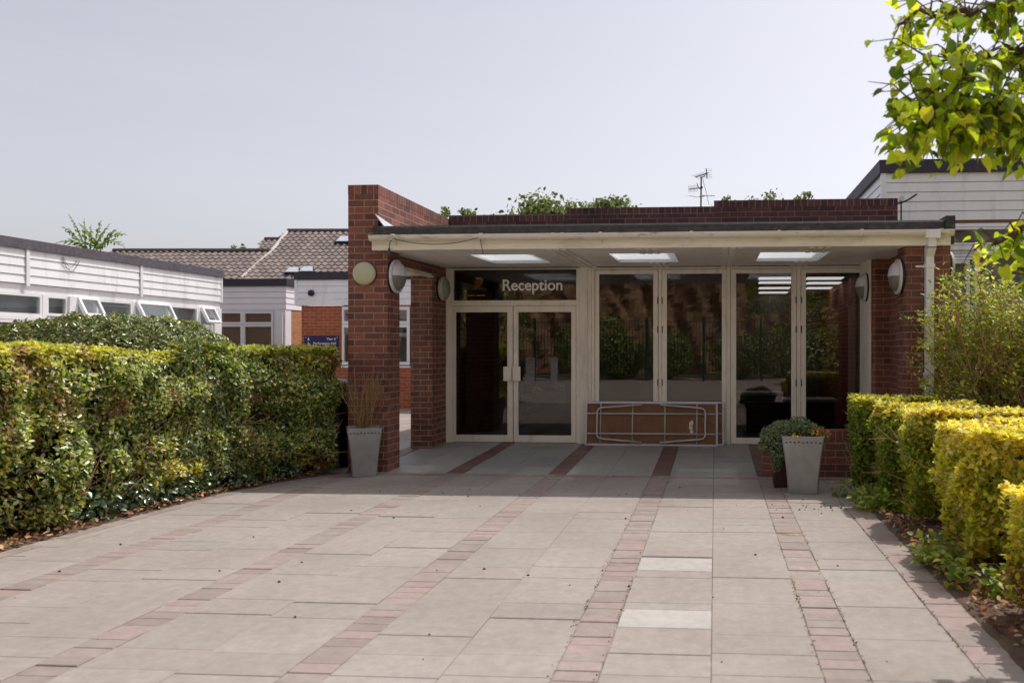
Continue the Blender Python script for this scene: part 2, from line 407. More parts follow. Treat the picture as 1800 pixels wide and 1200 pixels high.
cam.dof.use_dof = True; cam.dof.focus_distance = 9.5; cam.dof.aperture_fstop = 2.8
SC.camera = co
SC.view_settings.view_transform = 'Standard'; SC.view_settings.look = 'None'
SC.view_settings.exposure = .60; SC.view_settings.gamma = 1
SC.render.engine = 'CYCLES'
SC.cycles.max_bounces = 8; SC.cycles.transparent_max_bounces = 24; SC.cycles.glossy_bounces = 4
SC.cycles.use_denoising = True

# ================================================================== GROUND AND PAVING
YF = 8.76; YB = 11.06; ZB = .065          # porch front line, glazing line, floor height at the glazing
mb = MB(); mb.poly([(-400, -400, -.06), (400, -400, -.06), (400, 400, -.06), (-400, 400, -.06)])
structure(mb.build('ground', M['grass']))
mb = MB(); mb.poly([(-18, -16, -.03), (14, -16, -.03), (14, 1.98, -.03), (-18, 1.98, -.03)])
structure(mb.build('forecourt', M['tarmac']))

def paving(name, cells, mat, thick=.03, slope=None, joint=None):
    V, Fc, C = [], [], []
    for (x0, x1, y0, y1, dz, col) in cells:
        i = len(V); g = .003
        def z(y): return dz+(slope(y) if slope else 0)
        b = .003
        V += [(x0, y0, z(y0)-thick), (x1, y0, z(y0)-thick), (x1, y1, z(y1)-thick), (x0, y1, z(y1)-thick),
              (x0, y0, z(y0)-b), (x1, y0, z(y0)-b), (x1, y1, z(y1)-b), (x0, y1, z(y1)-b),
              (x0+b, y0+b, z(y0)), (x1-b, y0+b, z(y0)), (x1-b, y1-b, z(y1)), (x0+b, y1-b, z(y1))]
        Fc += [tuple(i+k for k in f) for f in ((8, 9, 10, 11), (4, 5, 9, 8), (5, 6, 10, 9), (6, 7, 11, 10), (7, 4, 8, 11), (0, 1, 5, 4), (1, 2, 6, 5), (2, 3, 7, 6), (3, 0, 4, 7))]
        C += [col[:3]]*12
    me = bpy.data.meshes.new(name); me.from_pydata(V, [], Fc); me.materials.append(mat)
    set_cols(me, np.array(C)); o = bpy.data.objects.new(name, me); COL.objects.link(o)
    return structure(o)
SLAB = [lin(161, 151, 143), lin(159, 149, 141), lin(163, 153, 144), lin(160, 152, 144), lin(157, 148, 140)]
BLOCK = [lin(161, 143, 136), lin(151, 138, 130), lin(156, 144, 136), lin(162, 146, 138), lin(147, 133, 126), lin(158, 140, 132), lin(154, 143, 135)]
PSLAB = [lin(166, 166, 160), lin(158, 159, 155), lin(172, 170, 164)]
PBLOCK = [lin(122, 92, 86), lin(113, 87, 82), lin(130, 99, 92)]
strips = [.56-1.155*k for k in range(0, 11)]     # centres of the block strips
cells = []; pcells = []; cells_far = []
YE = 8.60
def fill_slabs(x0, x1, lst, ya, yb, pal, long_only=False):
    y = ya-random.random()*.4
    while y < yb:
        ln = random.choice([.243, .243, .486, .486]) if not long_only else .6
        a, b_ = max(y, ya), min(y+ln, yb)
        gap = random.choice([.0008, .001, .0012, .0015, .0045])
        if b_-a > .04:
            lst.append((x0+.001, x1-.0012, a, b_-gap, random.gauss(0, .0016), random.choice(pal)))
        y += ln
def fill_blocks(x0, x1, lst, ya, yb, pal, pitch=.1035):
    y = ya
    while y < yb-.03:
        lst.append((x0+.0035, x1-.0035, y, min(y+pitch, yb)-random.choice([.001, .0015, .002, .003]), random.gauss(-.001, .0018), random.choice(pal)))
        y += pitch
for k, s in enumerate(strips):
    if s < -6.5: break
    if s-.1 > -4.95:
        fill_blocks(s-.1, s+.1, cells, 1.98, YE, BLOCK)
    l = s-1.155+.1; r = s-.1; m_ = (l+r)/2
    fill_slabs(l, m_, cells, 1.98, YE, SLAB); fill_slabs(m_, r, cells, 1.98, YE, SLAB)
fill_slabs(.66, 1.14, cells, 1.98, YE, SLAB)
fill_blocks(1.142, 1.342, cells, 1.98, 6.95, BLOCK, .207)
fill_slabs(1.142, 1.62, cells, 6.95, YE, SLAB)
fill_slabs(1.62, 2.10, cells, 7.6, YE, SLAB)
# the two pale replacement slabs
for (u0, u1, v0, v1) in ((1120, 1248, 981, 1004), (1083, 1248, 1073, 1105)):
    a = atz(1248, v1); b = atz(1248, v0)
    cells = [c for c in cells if not (c[0] > -.6 and c[1] < .02 and c[0] < -.3 and c[3] > a.y and c[2] < b.y)]
    ys = sorted([c[3] for c in cells if c[0] > -.6 and c[1] < .02 and c[0] < -.3 and c[3] <= a.y+.01]); ye = sorted([c[2] for c in cells if c[0] > -.6 and c[1] < .02 and c[0] < -.3 and c[2] >= b.y-.01])
    x0 = -.4925; x1 = -.02
    if ys and a.y-ys[-1] > .03: cells.append((x0, x1, ys[-1]+.003, a.y-.003, 0, SLAB[0]))
    if ye and ye[0]-b.y > .03: cells.append((x0, x1, b.y+.003, ye[0]-.003, 0, SLAB[3]))
    cells.append((x0, x1, a.y, b.y, .001, lin(182, 177, 171)))
paving('path', cells, M['paver'])
mb = MB(); mb.poly([(-7, 1.98, -.006), (2.2, 1.98, -.006), (2.2, YE, -.006), (-7, YE, -.006)])
structure(mb.build('path_joints', plain('sandy joints', lin(150, 138, 124), .95, var=.45, scale=7, dirt=(.06, .05, .04, 1), dirt_amt=.55, dirt_scale=(3, 3, 3))))
# porch floor rises gently to the doors
pslope = lambda y: max(0, (y-8.7))*ZB/(YB-8.7)+.006
fill = []
y = -4.05
while y < 2.2:
    pcells.append((y, y+.207, 8.605, 8.70, .006, random.choice(BLOCK))); y += .21
for k, s in enumerate(strips):
    if s < -5.2: break
    fill_blocks(s-.1, s+.1, pcells, 8.705, YB+.1, PBLOCK)
    l = s-1.155+.1; r = s-.1; m_ = (l+r)/2
    fill_slabs(l, m_, pcells, 8.705, YB+.1, PSLAB, True); fill_slabs(m_, r, pcells, 8.705, YB+.1, PSLAB, True)
fill_slabs(.66, 1.16, pcells, 8.705, YB+.1, PSLAB, True); fill_slabs(1.16, 1.66, pcells, 8.705, YB+.1, PSLAB, True); fill_slabs(1.66, 2.15, pcells, 8.705, YB+.1, PSLAB, True)
fl = paving('porch_floor', [c for c in pcells if c[2] >= 8.704], M['paver_porch'], slope=pslope)
paving('threshold', [c for c in pcells if c[2] < 8.704], M['paver'])
mb = MB(); mb.hexa([(-5.2, 8.6, -.2), (2.2, 8.6, -.2), (2.2, YB+.1, -.2), (-5.2, YB+.1, -.2), (-5.2, 8.6, -.008), (2.2, 8.6, -.008), (2.2, YB+.1, ZB-.004), (-5.2, YB+.1, ZB-.004)])
structure(mb.build('porch_bed', plain('dark joints', lin(80, 70, 62), .95)))
# courtyard beyond the left opening
yc_cells = []
for i in range(16):
    x = -12+i*.6
    y = 8.7
    while y < 18.1:
        yc_cells.append((x+.004, x+.596, y+.004, y+.446, random.gauss(-.012, .0015), random.choice(SLAB))); y += .45
yc_cells = [c for c in yc_cells if c[1] < -5.22 or c[2] > YB+.2]
yc_cells = [c for c in yc_cells if c[1] < -3.9]
paving('courtyard', yc_cells, M['paver'])
mb = MB(); mb.poly([(-12, 8.6, -.03), (-3.9, 8.6, -.03), (-3.9, 18.3, -.03), (-12, 18.3, -.03)])
structure(mb.build('courtyard_joints', plain('courtyard joints', lin(110, 100, 90), .95)))

# soil beds with a lumpy surface
EDGE = [(-4.93, 1.6), (-4.9, 4.0), (-4.86, 5.4), (-4.82, 6.4), (-4.72, 7.4), (-4.52, 8.0), (-4.32, 8.45), (-4.2, 8.62)]
def soil_bed(name, inner, far_x, n=44):
    V = []; Fc = []
    ys = np.linspace(inner[0][1], inner[-1][1], n); xs = np.interp(ys, [p[1] for p in inner], [p[0] for p in inner])
    q = 26
    for y, x in zip(ys, xs):
        for j in range(q):
            t = (j/(q-1))**1.8; X = x+(far_x-x)*t
            h = .004+min(1, t*9)*.03+(.018*math.sin(X*9+y*5)*math.sin(y*7-X*3)+.012*random.random())*min(1, t*12)
            V.append((X+ (random.gauss(0, .008) if j else random.gauss(0, .006)), y, h if j else -.012))
    for i in range(n-1):
        for j in range(q-1):
            a = i*q+j; Fc.append((a, a+1, a+q+1, a+q))
    mb = MB(); mb.v = V; mb.f = Fc
    return structure(mb.build(name, M['soil'], smooth=True))
soil_bed('soil_left', EDGE, -11.0, 90)
soil_bed('soil_right', [(1.34, 1.6), (1.34, 6.7), (1.36, 7.1), (1.50, 7.4), (1.62, 7.8), (1.66, 8.62)], 7.5, 90)
# brick edging along the left bed
mbs = []
def along(path, step):
    out = []; acc = 0
    for (a, b) in zip(path, path[1:]):
        a = Vector((*a, 0)); b = Vector((*b, 0)); L = (b-a).length; t = (step-acc) if acc else 0
        while t < L: out.append((a+(b-a)*t/L, (b-a).normalized())); t += step
        acc = (L-(t-step))
    return out
V = []; Fc = []; C = []
for p, d in along(EDGE[0:], .207):
    n = Vector((d.y, -d.x, 0)); a = p+n*.02; w2 = .1; g = .002
    dz = random.gauss(.004, .0012); i = len(V)
    q = [a+d*g, a+d*(.207-g), a+d*(.207-g)+n*w2, a+d*g+n*w2]
    V += [(p_.x, p_.y, -.03) for p_ in q]+[(p_.x, p_.y, dz) for p_ in q]
    Fc += [tuple(i+k for k in f) for f in ((4, 7, 6, 5), (0, 1, 5, 4), (1, 2, 6, 5), (2, 3, 7, 6), (3, 0, 4, 7))]
    C += [random.choice(BLOCK)[:3]]*8
me = bpy.data.meshes.new('edging'); me.from_pydata(V, [], Fc); me.materials.append(M['paver']); set_cols(me, np.array(C))
bm = bmesh.new(); bm.from_mesh(me); bmesh.ops.recalc_face_normals(bm, faces=bm.faces); bm.to_mesh(me); bm.free()
o = bpy.data.objects.new('edging', me); COL.objects.link(o); structure(o)

# ================================================================== RECEPTION BUILDING
XL, XR = -3.80, at(1671, 420, YF).x
RB = thing('reception_building', (-.7, YB, 0), 'red brick flat roofed reception porch with cream doors and glazed panels', 'building')
PXL = at(612, 600, YF).x
def rounded(x0, x1, y0, y1, r=.05):
    pts = []
    for (cx, cy, a0) in ((x1-.001, y0+.001, -90), (x1-.001, y1-.001, 0), (x0+.001, y1-.001, 90)):
        pts.append((cx, cy))
    for k in range(6):
        a = R(180+90*k/5); pts.append((x0+r+r*math.cos(a), y0+r+r*math.sin(a)))
    return pts
# left front pier and the tall parapet over it
mb = MB(); mb.box(PXL, -3.69, YF, YF+.34, -.05, 2.505); mb.build('brick_pier', M['brick'], RB)
zt = at(640, 325, YF).z
mb = MB(); mb.box(PXL, XL, YF, YF+.34, 2.505, zt-.105); mb.box(PXL, XL, YF+.34, YB+.1, 2.40, zt-.105)
pw = mb.build('parapet', M['brick'], RB)
mb = MB(); mb.box(PXL-.002, XL+.002, YF-.002, YB+.1, zt-.105, zt); mb.build('coping', M['brick_edge'], pw)
mb = MB(); mb.box(PXL+.005, XL-.005, YF+.34, 10.5, 2.375, 2.40); mb.box(XL-.03, XL+.012, YF+.34, 10.5, 2.35, 2.374); mb.build('opening_board', M['fascia'], RB)
mb = MB(); mb.box(at(722, 600, 10.48).x, XL, 10.48, YB+.1, -.05, 2.40); mb.build('brick_pier', M['brick_stained'], RB)
# right piers with bullnose corners
xr0 = at(1590, 600, YF).x
mb = MB(); mb.prism(rounded(xr0, XR, YF, YF+.34), -.05, 2.52); mb.build('brick_pier', M['brick'], RB)
xi = at(1534, 600, 10.2).x
mb = MB(); mb.prism(rounded(xi, XR+.3, 10.2, YB+.1), -.05, 2.56); mb.build('brick_pier', M['brick'], RB)
mb = MB(); mb.box(XR-.34, XR-.0, YF+.34, 10.2, -.05, 2.53); mb.build('side_wall', M['brick'], RB)
# rear parapet in three steps
steps = [(XL, at(997, 1, YB+.1).x, at(880, 377.5, YB+.1).z), (at(997, 1, YB+.1).x, at(1255, 1, YB+.1).x, at(1120, 364.5, YB+.1).z), (at(1255, 1, YB+.1).x, at(1578, 1, YB+.1).x, at(1420, 350.5, YB+.1).z)]
mb = MB(); mc = MB()
for a, b, z in steps:
    mb.box(a, b, YB+.1, YB+.36, 2.60, z-.1); mc.box(a, b, YB+.097, YB+.363, z-.1, z)
rp = mb.build('rear_parapet', M['brick_dark'], RB); mc.build('coping', M['brick_dark_edge'], rp)
XE = steps[-1][1]
# canopy roof with three skylight shafts
SK = [(-2.92, -2.13), (-1.26, -.455), (.505, 1.33)]; SY = (9.24, 10.36); SLP = .016
x0, x1 = XL+.002, XR+.02; y0 = 8.70
xs = [x0]+[v for s in SK for v in s]+[x1]
def tiles(z0, z1, mbx, inset=0):
    mbx.box(x0, x1, y0, SY[0], z0, z1, SLP); mbx.box(x0, x1, SY[1], YB+.098, z0, z1, SLP)
    for k in range(0, len(xs), 2): mbx.box(xs[k], xs[k+1], SY[0], SY[1], z0, z1, SLP)
mb = MB(); tiles(2.515, 2.70, mb); mb.build('canopy_roof', M['felt_canopy'], RB)
# boarded soffit: narrow boards with real grooves
mb = MB()
def soff(xa, xb, ya, yb):
    y = ya
    while y < yb-.001:
        e = min(y+.062, yb); mb.box(xa, xb, y+.002, e-.002, 2.500, 2.512, SLP); y += .062
soff(x0, x1, y0+.02, SY[0]); soff(x0, x1, SY[1], YB-.05)
for k in range(0, len(xs), 2): soff(xs[k], xs[k+1], SY[0], SY[1])
sf = mb.build('soffit', M['soffit'], RB)
mb = MB()
for ub in (1036, 1162, 1282, 1403):
    xc = at(ub, 1, YB).x
    hit = any(a-.12 < xc < b+.12 for a, b in SK)
    for d in (-.085, 0, .085):
        for ya, yb in (((y0+.02, SY[0]-.02), (SY[1]+.02, YB-.06)) if hit else ((y0+.02, YB-.06),)):
            bt = MB(); bt.box(xc+d-.03, xc+d+.03, ya, yb, 2.486, 2.4985, SLP); bt.build('batten', M['fascia'], sf)
for a, b in SK:
    mb = MB(); t = .018; e = .002; ex = SLP*(SY[0]-8.76)
    for (xa, xb, ya, yb) in ((a+e, a+t, SY[0]+e, SY[1]-e), (b-t, b-e, SY[0]+e, SY[1]-e), (a+t+e, b-t-e, SY[0]+e, SY[0]+t)):
        mb.box(xa, xb, ya, yb, 2.497, 2.80, SLP)
    mb.box(a+t+e, b-t-e, SY[1]-t, SY[1]-e, 2.497, 2.80, SLP)
    sk = mb.build('skylight', M['shaft'], RB)
    mb = MB(); mb.box(a+t+.003, b-t-.003, SY[0]+t+.003, SY[1]-t-.003, 2.522, 2.527, SLP); mb.build('diffuser', M['opal'], sk)
    mb = MB(); mb.box(a-.02, b+.02, SY[0]-.02, SY[1]+.02, 2.802, 2.814, SLP); mb.build('glazing', M['skylight'], sk)
# roof edge upstand, fascia and gutter
XG0, XG1 = at(648, 1, 8.56).x, at(1678, 1, 8.56).x
XF0, XF1 = at(654, 1, 8.66).x, at(1671, 1, 8.66).x
mb = MB(); mb.extr_x([(8.63, 2.655), (8.70, 2.655), (8.78, 2.703), (8.78, 2.745), (8.70, 2.765), (8.645, 2.762), (8.63, 2.74)], XF0+.02, XF1-.02)
xk = at(1668, 1, 8.66).x
mb.prism([(xk-.045, 8.60), (xk+.05, 8.60), (xk+.055, 8.66), (xk+.055, YB-.3), (xk-.02, YB-.3), (xk-.045, 8.75)], 2.66, 2.80)
mb.build('roof_edge', M['felt_canopy'], RB)
mb = MB(); mb.box(XF0, XF1, 8.655, 8.698, 2.495, 2.652); mb.box(XF1-.02, XF1, 8.70, YB, 2.53, 2.652)
fa = mb.build('fascia', M['fascia'], RB)
for xj in (-2.0, -.1, 1.6):
    mb = MB(); mb.box(xj, xj+.05, 8.651, 8.654, 2.496, 2.62); mb.build('joint_cover', M['fascia'], fa)
mb = MB()
prof = [(8.600+.056*math.cos(R(a)), 2.640+.056*math.sin(R(a))) for a in range(180, 361, 15)]
prof = [(8.544, 2.650)]+prof+[(8.654, 2.650)]
mb.extr_x(prof, XG0, XG1); gu = mb.build('gutter', M['gutter'], RB)
for ug in (690, 845, 1055, 1215, 1370, 1515, 1655):
    xg = at(ug, 1, 8.56).x; mb = MB()
    pr = [(8.600+.062*math.cos(R(a)), 2.640+.062*math.sin(R(a))) for a in range(180, 361, 15)]
    mb.extr_x([(8.538, 2.658)]+pr+[(8.653, 2.658)], xg-.015, xg+.015)
    mb.box(xg-.012, xg+.012, 8.62, 8.654, 2.545, 2.60)
    mb.build('bracket', M['gutter'], gu)
mb = MB()
xg = at(980, 1, 8.56).x
for d in (-.05, .05):
    pr = [(8.600+.060*math.cos(R(a)), 2.640+.060*math.sin(R(a))) for a in range(180, 361, 15)]
    mb.extr_x([(8.54, 2.654)]+pr+[(8.653, 2.654)], xg+d-.02, xg+d+.02)
mb.build('gutter_joint', M['gutter'], gu)
# downpipe
xd = at(1637, 1, 8.62).x
mb = MB(); mb.box(xd-.075, xd+.075, 8.535, 8.65, 2.56, 2.645); mb.box(xd-.04, xd+.04, 8.662, 8.745, .03, 2.49)
mb.box(xd-.04, xd+.04, 8.57, 8.653, 2.46, 2.56)
mb.hexa([(xd-.04, 8.57, 2.46), (xd+.04, 8.57, 2.46), (xd+.04, 8.653, 2.46), (xd-.04, 8.653, 2.46), (xd-.04, 8.57, 2.47), (xd+.04, 8.57, 2.47), (xd+.04, 8.653, 2.47), (xd-.04, 8.653, 2.47)])
mb.hexa([(xd-.041, 8.662, 2.38), (xd+.041, 8.662, 2.38), (xd+.041, 8.746, 2.38), (xd-.041, 8.746, 2.38), (xd-.041, 8.569, 2.461), (xd+.041, 8.569, 2.461), (xd+.041, 8.654, 2.461), (xd-.041, 8.654, 2.461)])
dp = mb.build('downpipe', M['white'], RB)
mb = MB(); mb.box(xd-.05, xd+.05, 8.655, 8.757, 2.26, 2.30); mb.box(xd-.13, xd-.05, 8.74, 8.757, 2.27, 2.29); mb.build('pipe_clip', M['white'], dp)
mb = MB(); mb.box(xd-.05, xd+.05, 8.655, 8.757, 1.10, 1.14); mb.build('pipe_clip', M['white'], dp)
# lead flashing at the foot of the tall parapet
mb = MB()
zz = lambda u, v: atx(u, v, XL+.01)
def flash(p0, p1, zt0, zt1):
    n = 10
    for k in range(n):
        a, b = k/n, (k+1)/n; ya = p0+(p1-p0)*a; yb = p0+(p1-p0)*b; za = zt0+(zt1-zt0)*a; zb_ = zt0+(zt1-zt0)*b
        w = .012*math.sin(k*2.1); w2 = .012*math.sin((k+1)*2.1)
        mb.hexa([(XL+.16+w, ya, 2.70), (XL+.16+w2, yb, 2.70), (XL+.15, yb, 2.698), (XL+.15, ya, 2.698), (XL+.012, ya, za), (XL+.012, yb, zb_), (XL+.003, yb, zb_), (XL+.003, ya, za)])
flash(8.66, 9.5, 2.90, 2.80); mb.build('lead_flashing', M['lead'], RB); mb = MB(); flash(9.62, 10.9, 2.85, 2.80)
mb.build('lead_flashing', M['lead'], RB)
# glazing: frames measured on the line of the doors
ZF = ZB+.006
def fx(u): return at(u, 600, YB).x
def fz(v, u=1150): return at(u, v, YB).z
def frame(mbx, x0, x1, z0, z1, l, r, b, t, y0, y1):
    mbx.box(x0, x0+l, y0, y1, z0, z1); mbx.box(x1-r, x1, y0, y1, z0, z1)
    mbx.box(x0+l, x1-r, y0+.001, y1-.001, z0, z0+b); mbx.box(x0+l, x1-r, y0+.001, y1-.001, z1-t, z1)
zh = 2.53
mb = MB()
mb.box(fx(774), fx(788), YB-.03, YB+.09, ZF-.03, zh); mb.box(fx(788), fx(797), YB-.005, YB+.09, ZF-.03, zh)
mb.box(fx(1013), fx(1021), YB-.005, YB+.09, ZF-.03, zh)
mb.box(fx(1021), fx(1034), YB-.04, YB+.09, ZF-.03, zh); mb.box(fx(1034), fx(1040), YB-.025, YB+.09, ZF-.03, zh); mb.box(fx(1040), fx(1045.5), YB-.012, YB+.09, ZF-.03, zh)
mb.box(fx(797), fx(1013), YB-.006, YB+.085, fz(474, 900), zh-.001); mb.box(fx(797), fx(1013), YB-.006, YB+.085, fz(537.5, 900), fz(528, 900))
mb.box(fx(788), fx(1021), YB-.014, YB-.0062, fz(536.5, 900), fz(533, 900))
mb.box(fx(1045.5), fx(1520), YB-.012, YB+.085, fz(472, 1300), zh-.0015)
mb.box(fx(1157.5), fx(1163), YB+.0, YB+.085, ZF-.03, fz(472, 1300)); mb.box(fx(1277), fx(1283.5), YB+.0, YB+.085, ZF-.03, fz(472, 1300)); mb.box(fx(1400.5), fx(1407.5), YB+.0, YB+.085, ZF-.03, fz(472, 1300))
soften(mb.build('door_frame', M['cream'], RB), .003)
mb = MB(); mb.box(xi-.03, xi-.002, 10.27, 10.9, ZF-.05, 2.545); mb.box(fx(1517), xi-.001, 10.9, YB+.08, ZF-.05, 2.548); soften(mb.build('corner_post', M['cream'], RB), .004)
def pane(parent, x0, x1, z0, z1, y=YB+.03, mat='glass', name='pane'):
    mb = MB(); mb.box(x0-.006, x1+.006, y, y+.008, z0-.006, z1+.006); return mb.build(name, M[mat], parent)
# sign window above the doors
wz0, wz1 = fz(528, 900), fz(474, 900); wx0, wx1 = fx(787.5), fx(1018)
mb = MB(); frame(mb, fx(788.2), fx(1020.8), wz0-.012, wz1+.012, .02, .02, .012, .012, YB-.016, YB+.05)
sw = mb.build('transom_window', M['cream'], RB)
pane(sw, wx0, wx1, wz0, wz1, YB+.03)
def text_obj(txt, name, mat, parent, x0, x1, zbase, y, width_fit=True, ext=.003, bold=True, size=1.0):
    cu = bpy.data.curves.new(name, 'FONT'); cu.body = txt; cu.size = size; cu.extrude = ext
    if bold: cu.offset = .018*size
    ob = bpy.data.objects.new(name, cu); COL.objects.link(ob)
    bpy.context.view_layer.update()
    dg = bpy.context.evaluated_depsgraph_get(); me = bpy.data.meshes.new_from_object(ob.evaluated_get(dg))
    bpy.data.objects.remove(ob); bpy.data.curves.remove(cu)
    xs_ = [v.co.x for v in me.vertices]; s = (x1-x0)/(max(xs_)-min(xs_)); mn = min(xs_)
    L = root_loc(parent)
    for v in me.vertices:
        x, h, t = v.co; v.co = Vector((x0+(x-mn)*s, y-t, zbase+h*s*(1.02 if bold else 1)))-L
    me.materials.clear(); me.materials.append(mat)
    o = bpy.data.objects.new(name, me); COL.objects.link(o); o.parent = parent
    return o
text_obj('Reception', 'lettering', M['letter'], sw, fx(883), fx(988), fz(509.8, 930), YB+.026)
# gold emblem: nested sweeping arcs, with a line of tiny print under it
mb = MB()
ex, ez = fx(832), fz(508, 850); sx = (fx(849)-fx(832)); szz = fz(487, 850)-fz(508, 850)
for k in range(5):
    P0 = Vector((.12+.03*k, .93-.02*k, 0)); P1 = Vector((1.28-.17*k, 1.16-.06*k, 0)); P2 = Vector((1.18-.16*k, .42+.10*k, 0)); P3 = Vector((0, .155*k, 0)); pts = []
    for j in range(15):
        t = j/14; q = P0*(1-t)**3+P1*3*t*(1-t)**2+P2*3*t*t*(1-t)+P3*t**3; pts.append((ex+sx*q.x, YB+.025, ez+szz*q.y))
    mb.tube(pts, [.0026*(.35+.75*math.sin(math.pi*(.15+.7*j/14))) for j in range(15)], 5)
mb.build('emblem', M['emblem'], sw)
for (a, b) in ((821.5, 833.5), (837, 851.5)):
    x = fx(a); mb = MB()
    while x < fx(b):
        l_ = random.uniform(.006, .012); mb.box(x, x+l_, YB+.024, YB+.028, fz(519.6, 830), fz(519.6, 830)+random.uniform(.008, .013)); x += l_+.002
    mb.build('small_print', M['emblem'], sw)
# double doors
def door(u0, u1, g0, g1, hand):
    x0, x1 = fx(u0)+.003, fx(u1)-.003; z0, z1 = ZF+.008, fz(538, 900); gx0, gx1 = fx(g0), fx(g1); gz0, gz1 = fz(764.5, 900), fz(548.5, 900)
    mb = MB(); frame(mb, x0, x1, z0, z1, gx0-x0, x1-gx1, gz0-z0, z1-gz1, YB-.01, YB+.045)
    d = soften(mb.build('door', M['cream'], RB), .004)
    pane(d, gx0, gx1, gz0, gz1, YB+.015)
    mb = MB(); hx0, hx1 = (fx(886.5), fx(900)) if hand else (fx(903), fx(916.5))
    mb.box(hx0, hx1, YB-.058, YB-.044, fz(669, 900), fz(644, 900)); mb.box((hx0+hx1)/2-.02+(.03 if hand else -.03), (hx0+hx1)/2+.02+(.03 if hand else -.03), YB-.044, YB-.0102, fz(664, 900), fz(649, 900))
    soften(mb.build('handle', M['cream'], d), .004)
    mb = MB(); mb.tube([(x0+.06, YB-.02, z1-.02), (x0+.06, YB-.02, z1+.0)], .008); 
    return d
door(797, 902, 801.2, 892, True); dr = door(902.5, 1013, 911.3, 1004.3, False)
mb = MB(); mb.box(fx(903.5), fx(908.5), YB-.016, YB-.0102, fz(631, 900), fz(621, 900)); lkp = mb.build('lock', M['letter'], dr)
# four tall folding panels
for (u0, u1, g0, g1, hinge) in ((1046, 1157, 1053.3, 1148.3, 1), (1163.3, 1277, 1172.3, 1269, 0), (1284, 1400, 1294, 1391, 1), (1408, 1520, 1416.5, 1515.5, 0)):
    x0, x1 = fx(u0)+.002, fx(u1)-.002; z0, z1 = ZF+.008, fz(472.8, 1300); gx0, gx1 = fx(g0), fx(g1)
    mb = MB(); frame(mb, x0, x1, z0, z1, gx0-x0, x1-gx1, .085, z1-fz(480.5, 1300), YB-.008, YB+.05)
    p = soften(mb.build('glazed_panel', M['cream'], RB), .004)
    pane(p, gx0, gx1, z0+.085, fz(480.5, 1300), YB+.02)
    xh = x1-.004 if hinge else x0+.004
    for v in (528, 579, 672):
        mb = MB(); mb.tube([(xh, YB-.010, fz(v+6)), (xh, YB-.010, fz(v-6))], .007, 8); mb.build('hinge', M['steel_dark'], p)
# the block behind: walls, roof and the dim room
mb = MB()
mb.box(PXL+.02, PXL+.26, YB+.37, 17.2, -.05, 3.02); mb.box(XE-.3, XE-.05, YB+.37, 17.2, -.05, 3.02); mb.box(PXL+.26, XE-.3, 16.95, 17.2, -.05, 3.02)
mb.box(PXL+.02, XL-.02, YB+.101, YB+.368, -.05, 3.02)
mb.build('wall', M['brick_orange'], RB)
mb = MB(); mb.box(PXL-.0, XE-.01, YB+.365, 17.25, 3.022, 3.15); mb.build('main_roof', M['felt'], RB)
mb = MB(); mb.box(XL+.02, XE-.32, YB+.09, 16.94, ZF-.05, ZF-.006); mb.build('room_floor', M['carpet'], RB)
mb = MB(); mb.box(XL-.01, XE-.32, YB+.102, 16.94, 2.555, 2.585); ce = mb.build('room_ceiling', M['ceiling'], RB)
mb = MB()
mb.box(XL, XE-.32, 16.8, 16.9, 0, 2.55); mb.box(-1.35, -1.2, 12.6, 16.78, 0, 2.55)
mb.build('room_wall', M['room'], RB)
for (ua, ub, vs) in ((1335, 1385, (487.5, 495, 505, 513, 519.5)), (1420, 1462, (487.5, 496, 505))):
    for v in vs:
        p = atz(ua, v, 2.55); q = atz(ub, v, 2.55)
        pz = (q.x-p.x)
        mb = MB(); mb.box(p.x, p.x+.58, p.y, p.y+.34, 2.538, 2.5545); mb.build('ceiling_light', M['lit_panel'], ce)
# the lobby behind the double doors has an inner screen
mb = MB(); mb.box(-3.3, -3.2, 13.2, 13.3, 0, 2.5); mb.box(-2.5, -2.4, 13.2, 13.3, 0, 2.5); mb.box(-3.2, -2.5, 13.2, 13.3, 2.0, 2.1); mb.build('lobby_screen', M['desk'], RB)

ct = thing('counter', (.75, 12.9, ZF-.006), 'black reception counter with white worktop seen through the third glazed panel', 'counter')
mb = MB(); mb.box(.35, 1.05, 12.7, 13.3, ZF-.006, .66); mb.box(1.06, 1.9, 12.9, 13.5, ZF-.006, .55); mb.build('base', M['desk'], ct)
mb = MB(); mb.box(.27, 1.08, 12.62, 13.35, .662, .70); mb.box(1.085, 1.95, 12.85, 13.5, .552, .585); mb.build('worktop', M['desk_top'], ct)

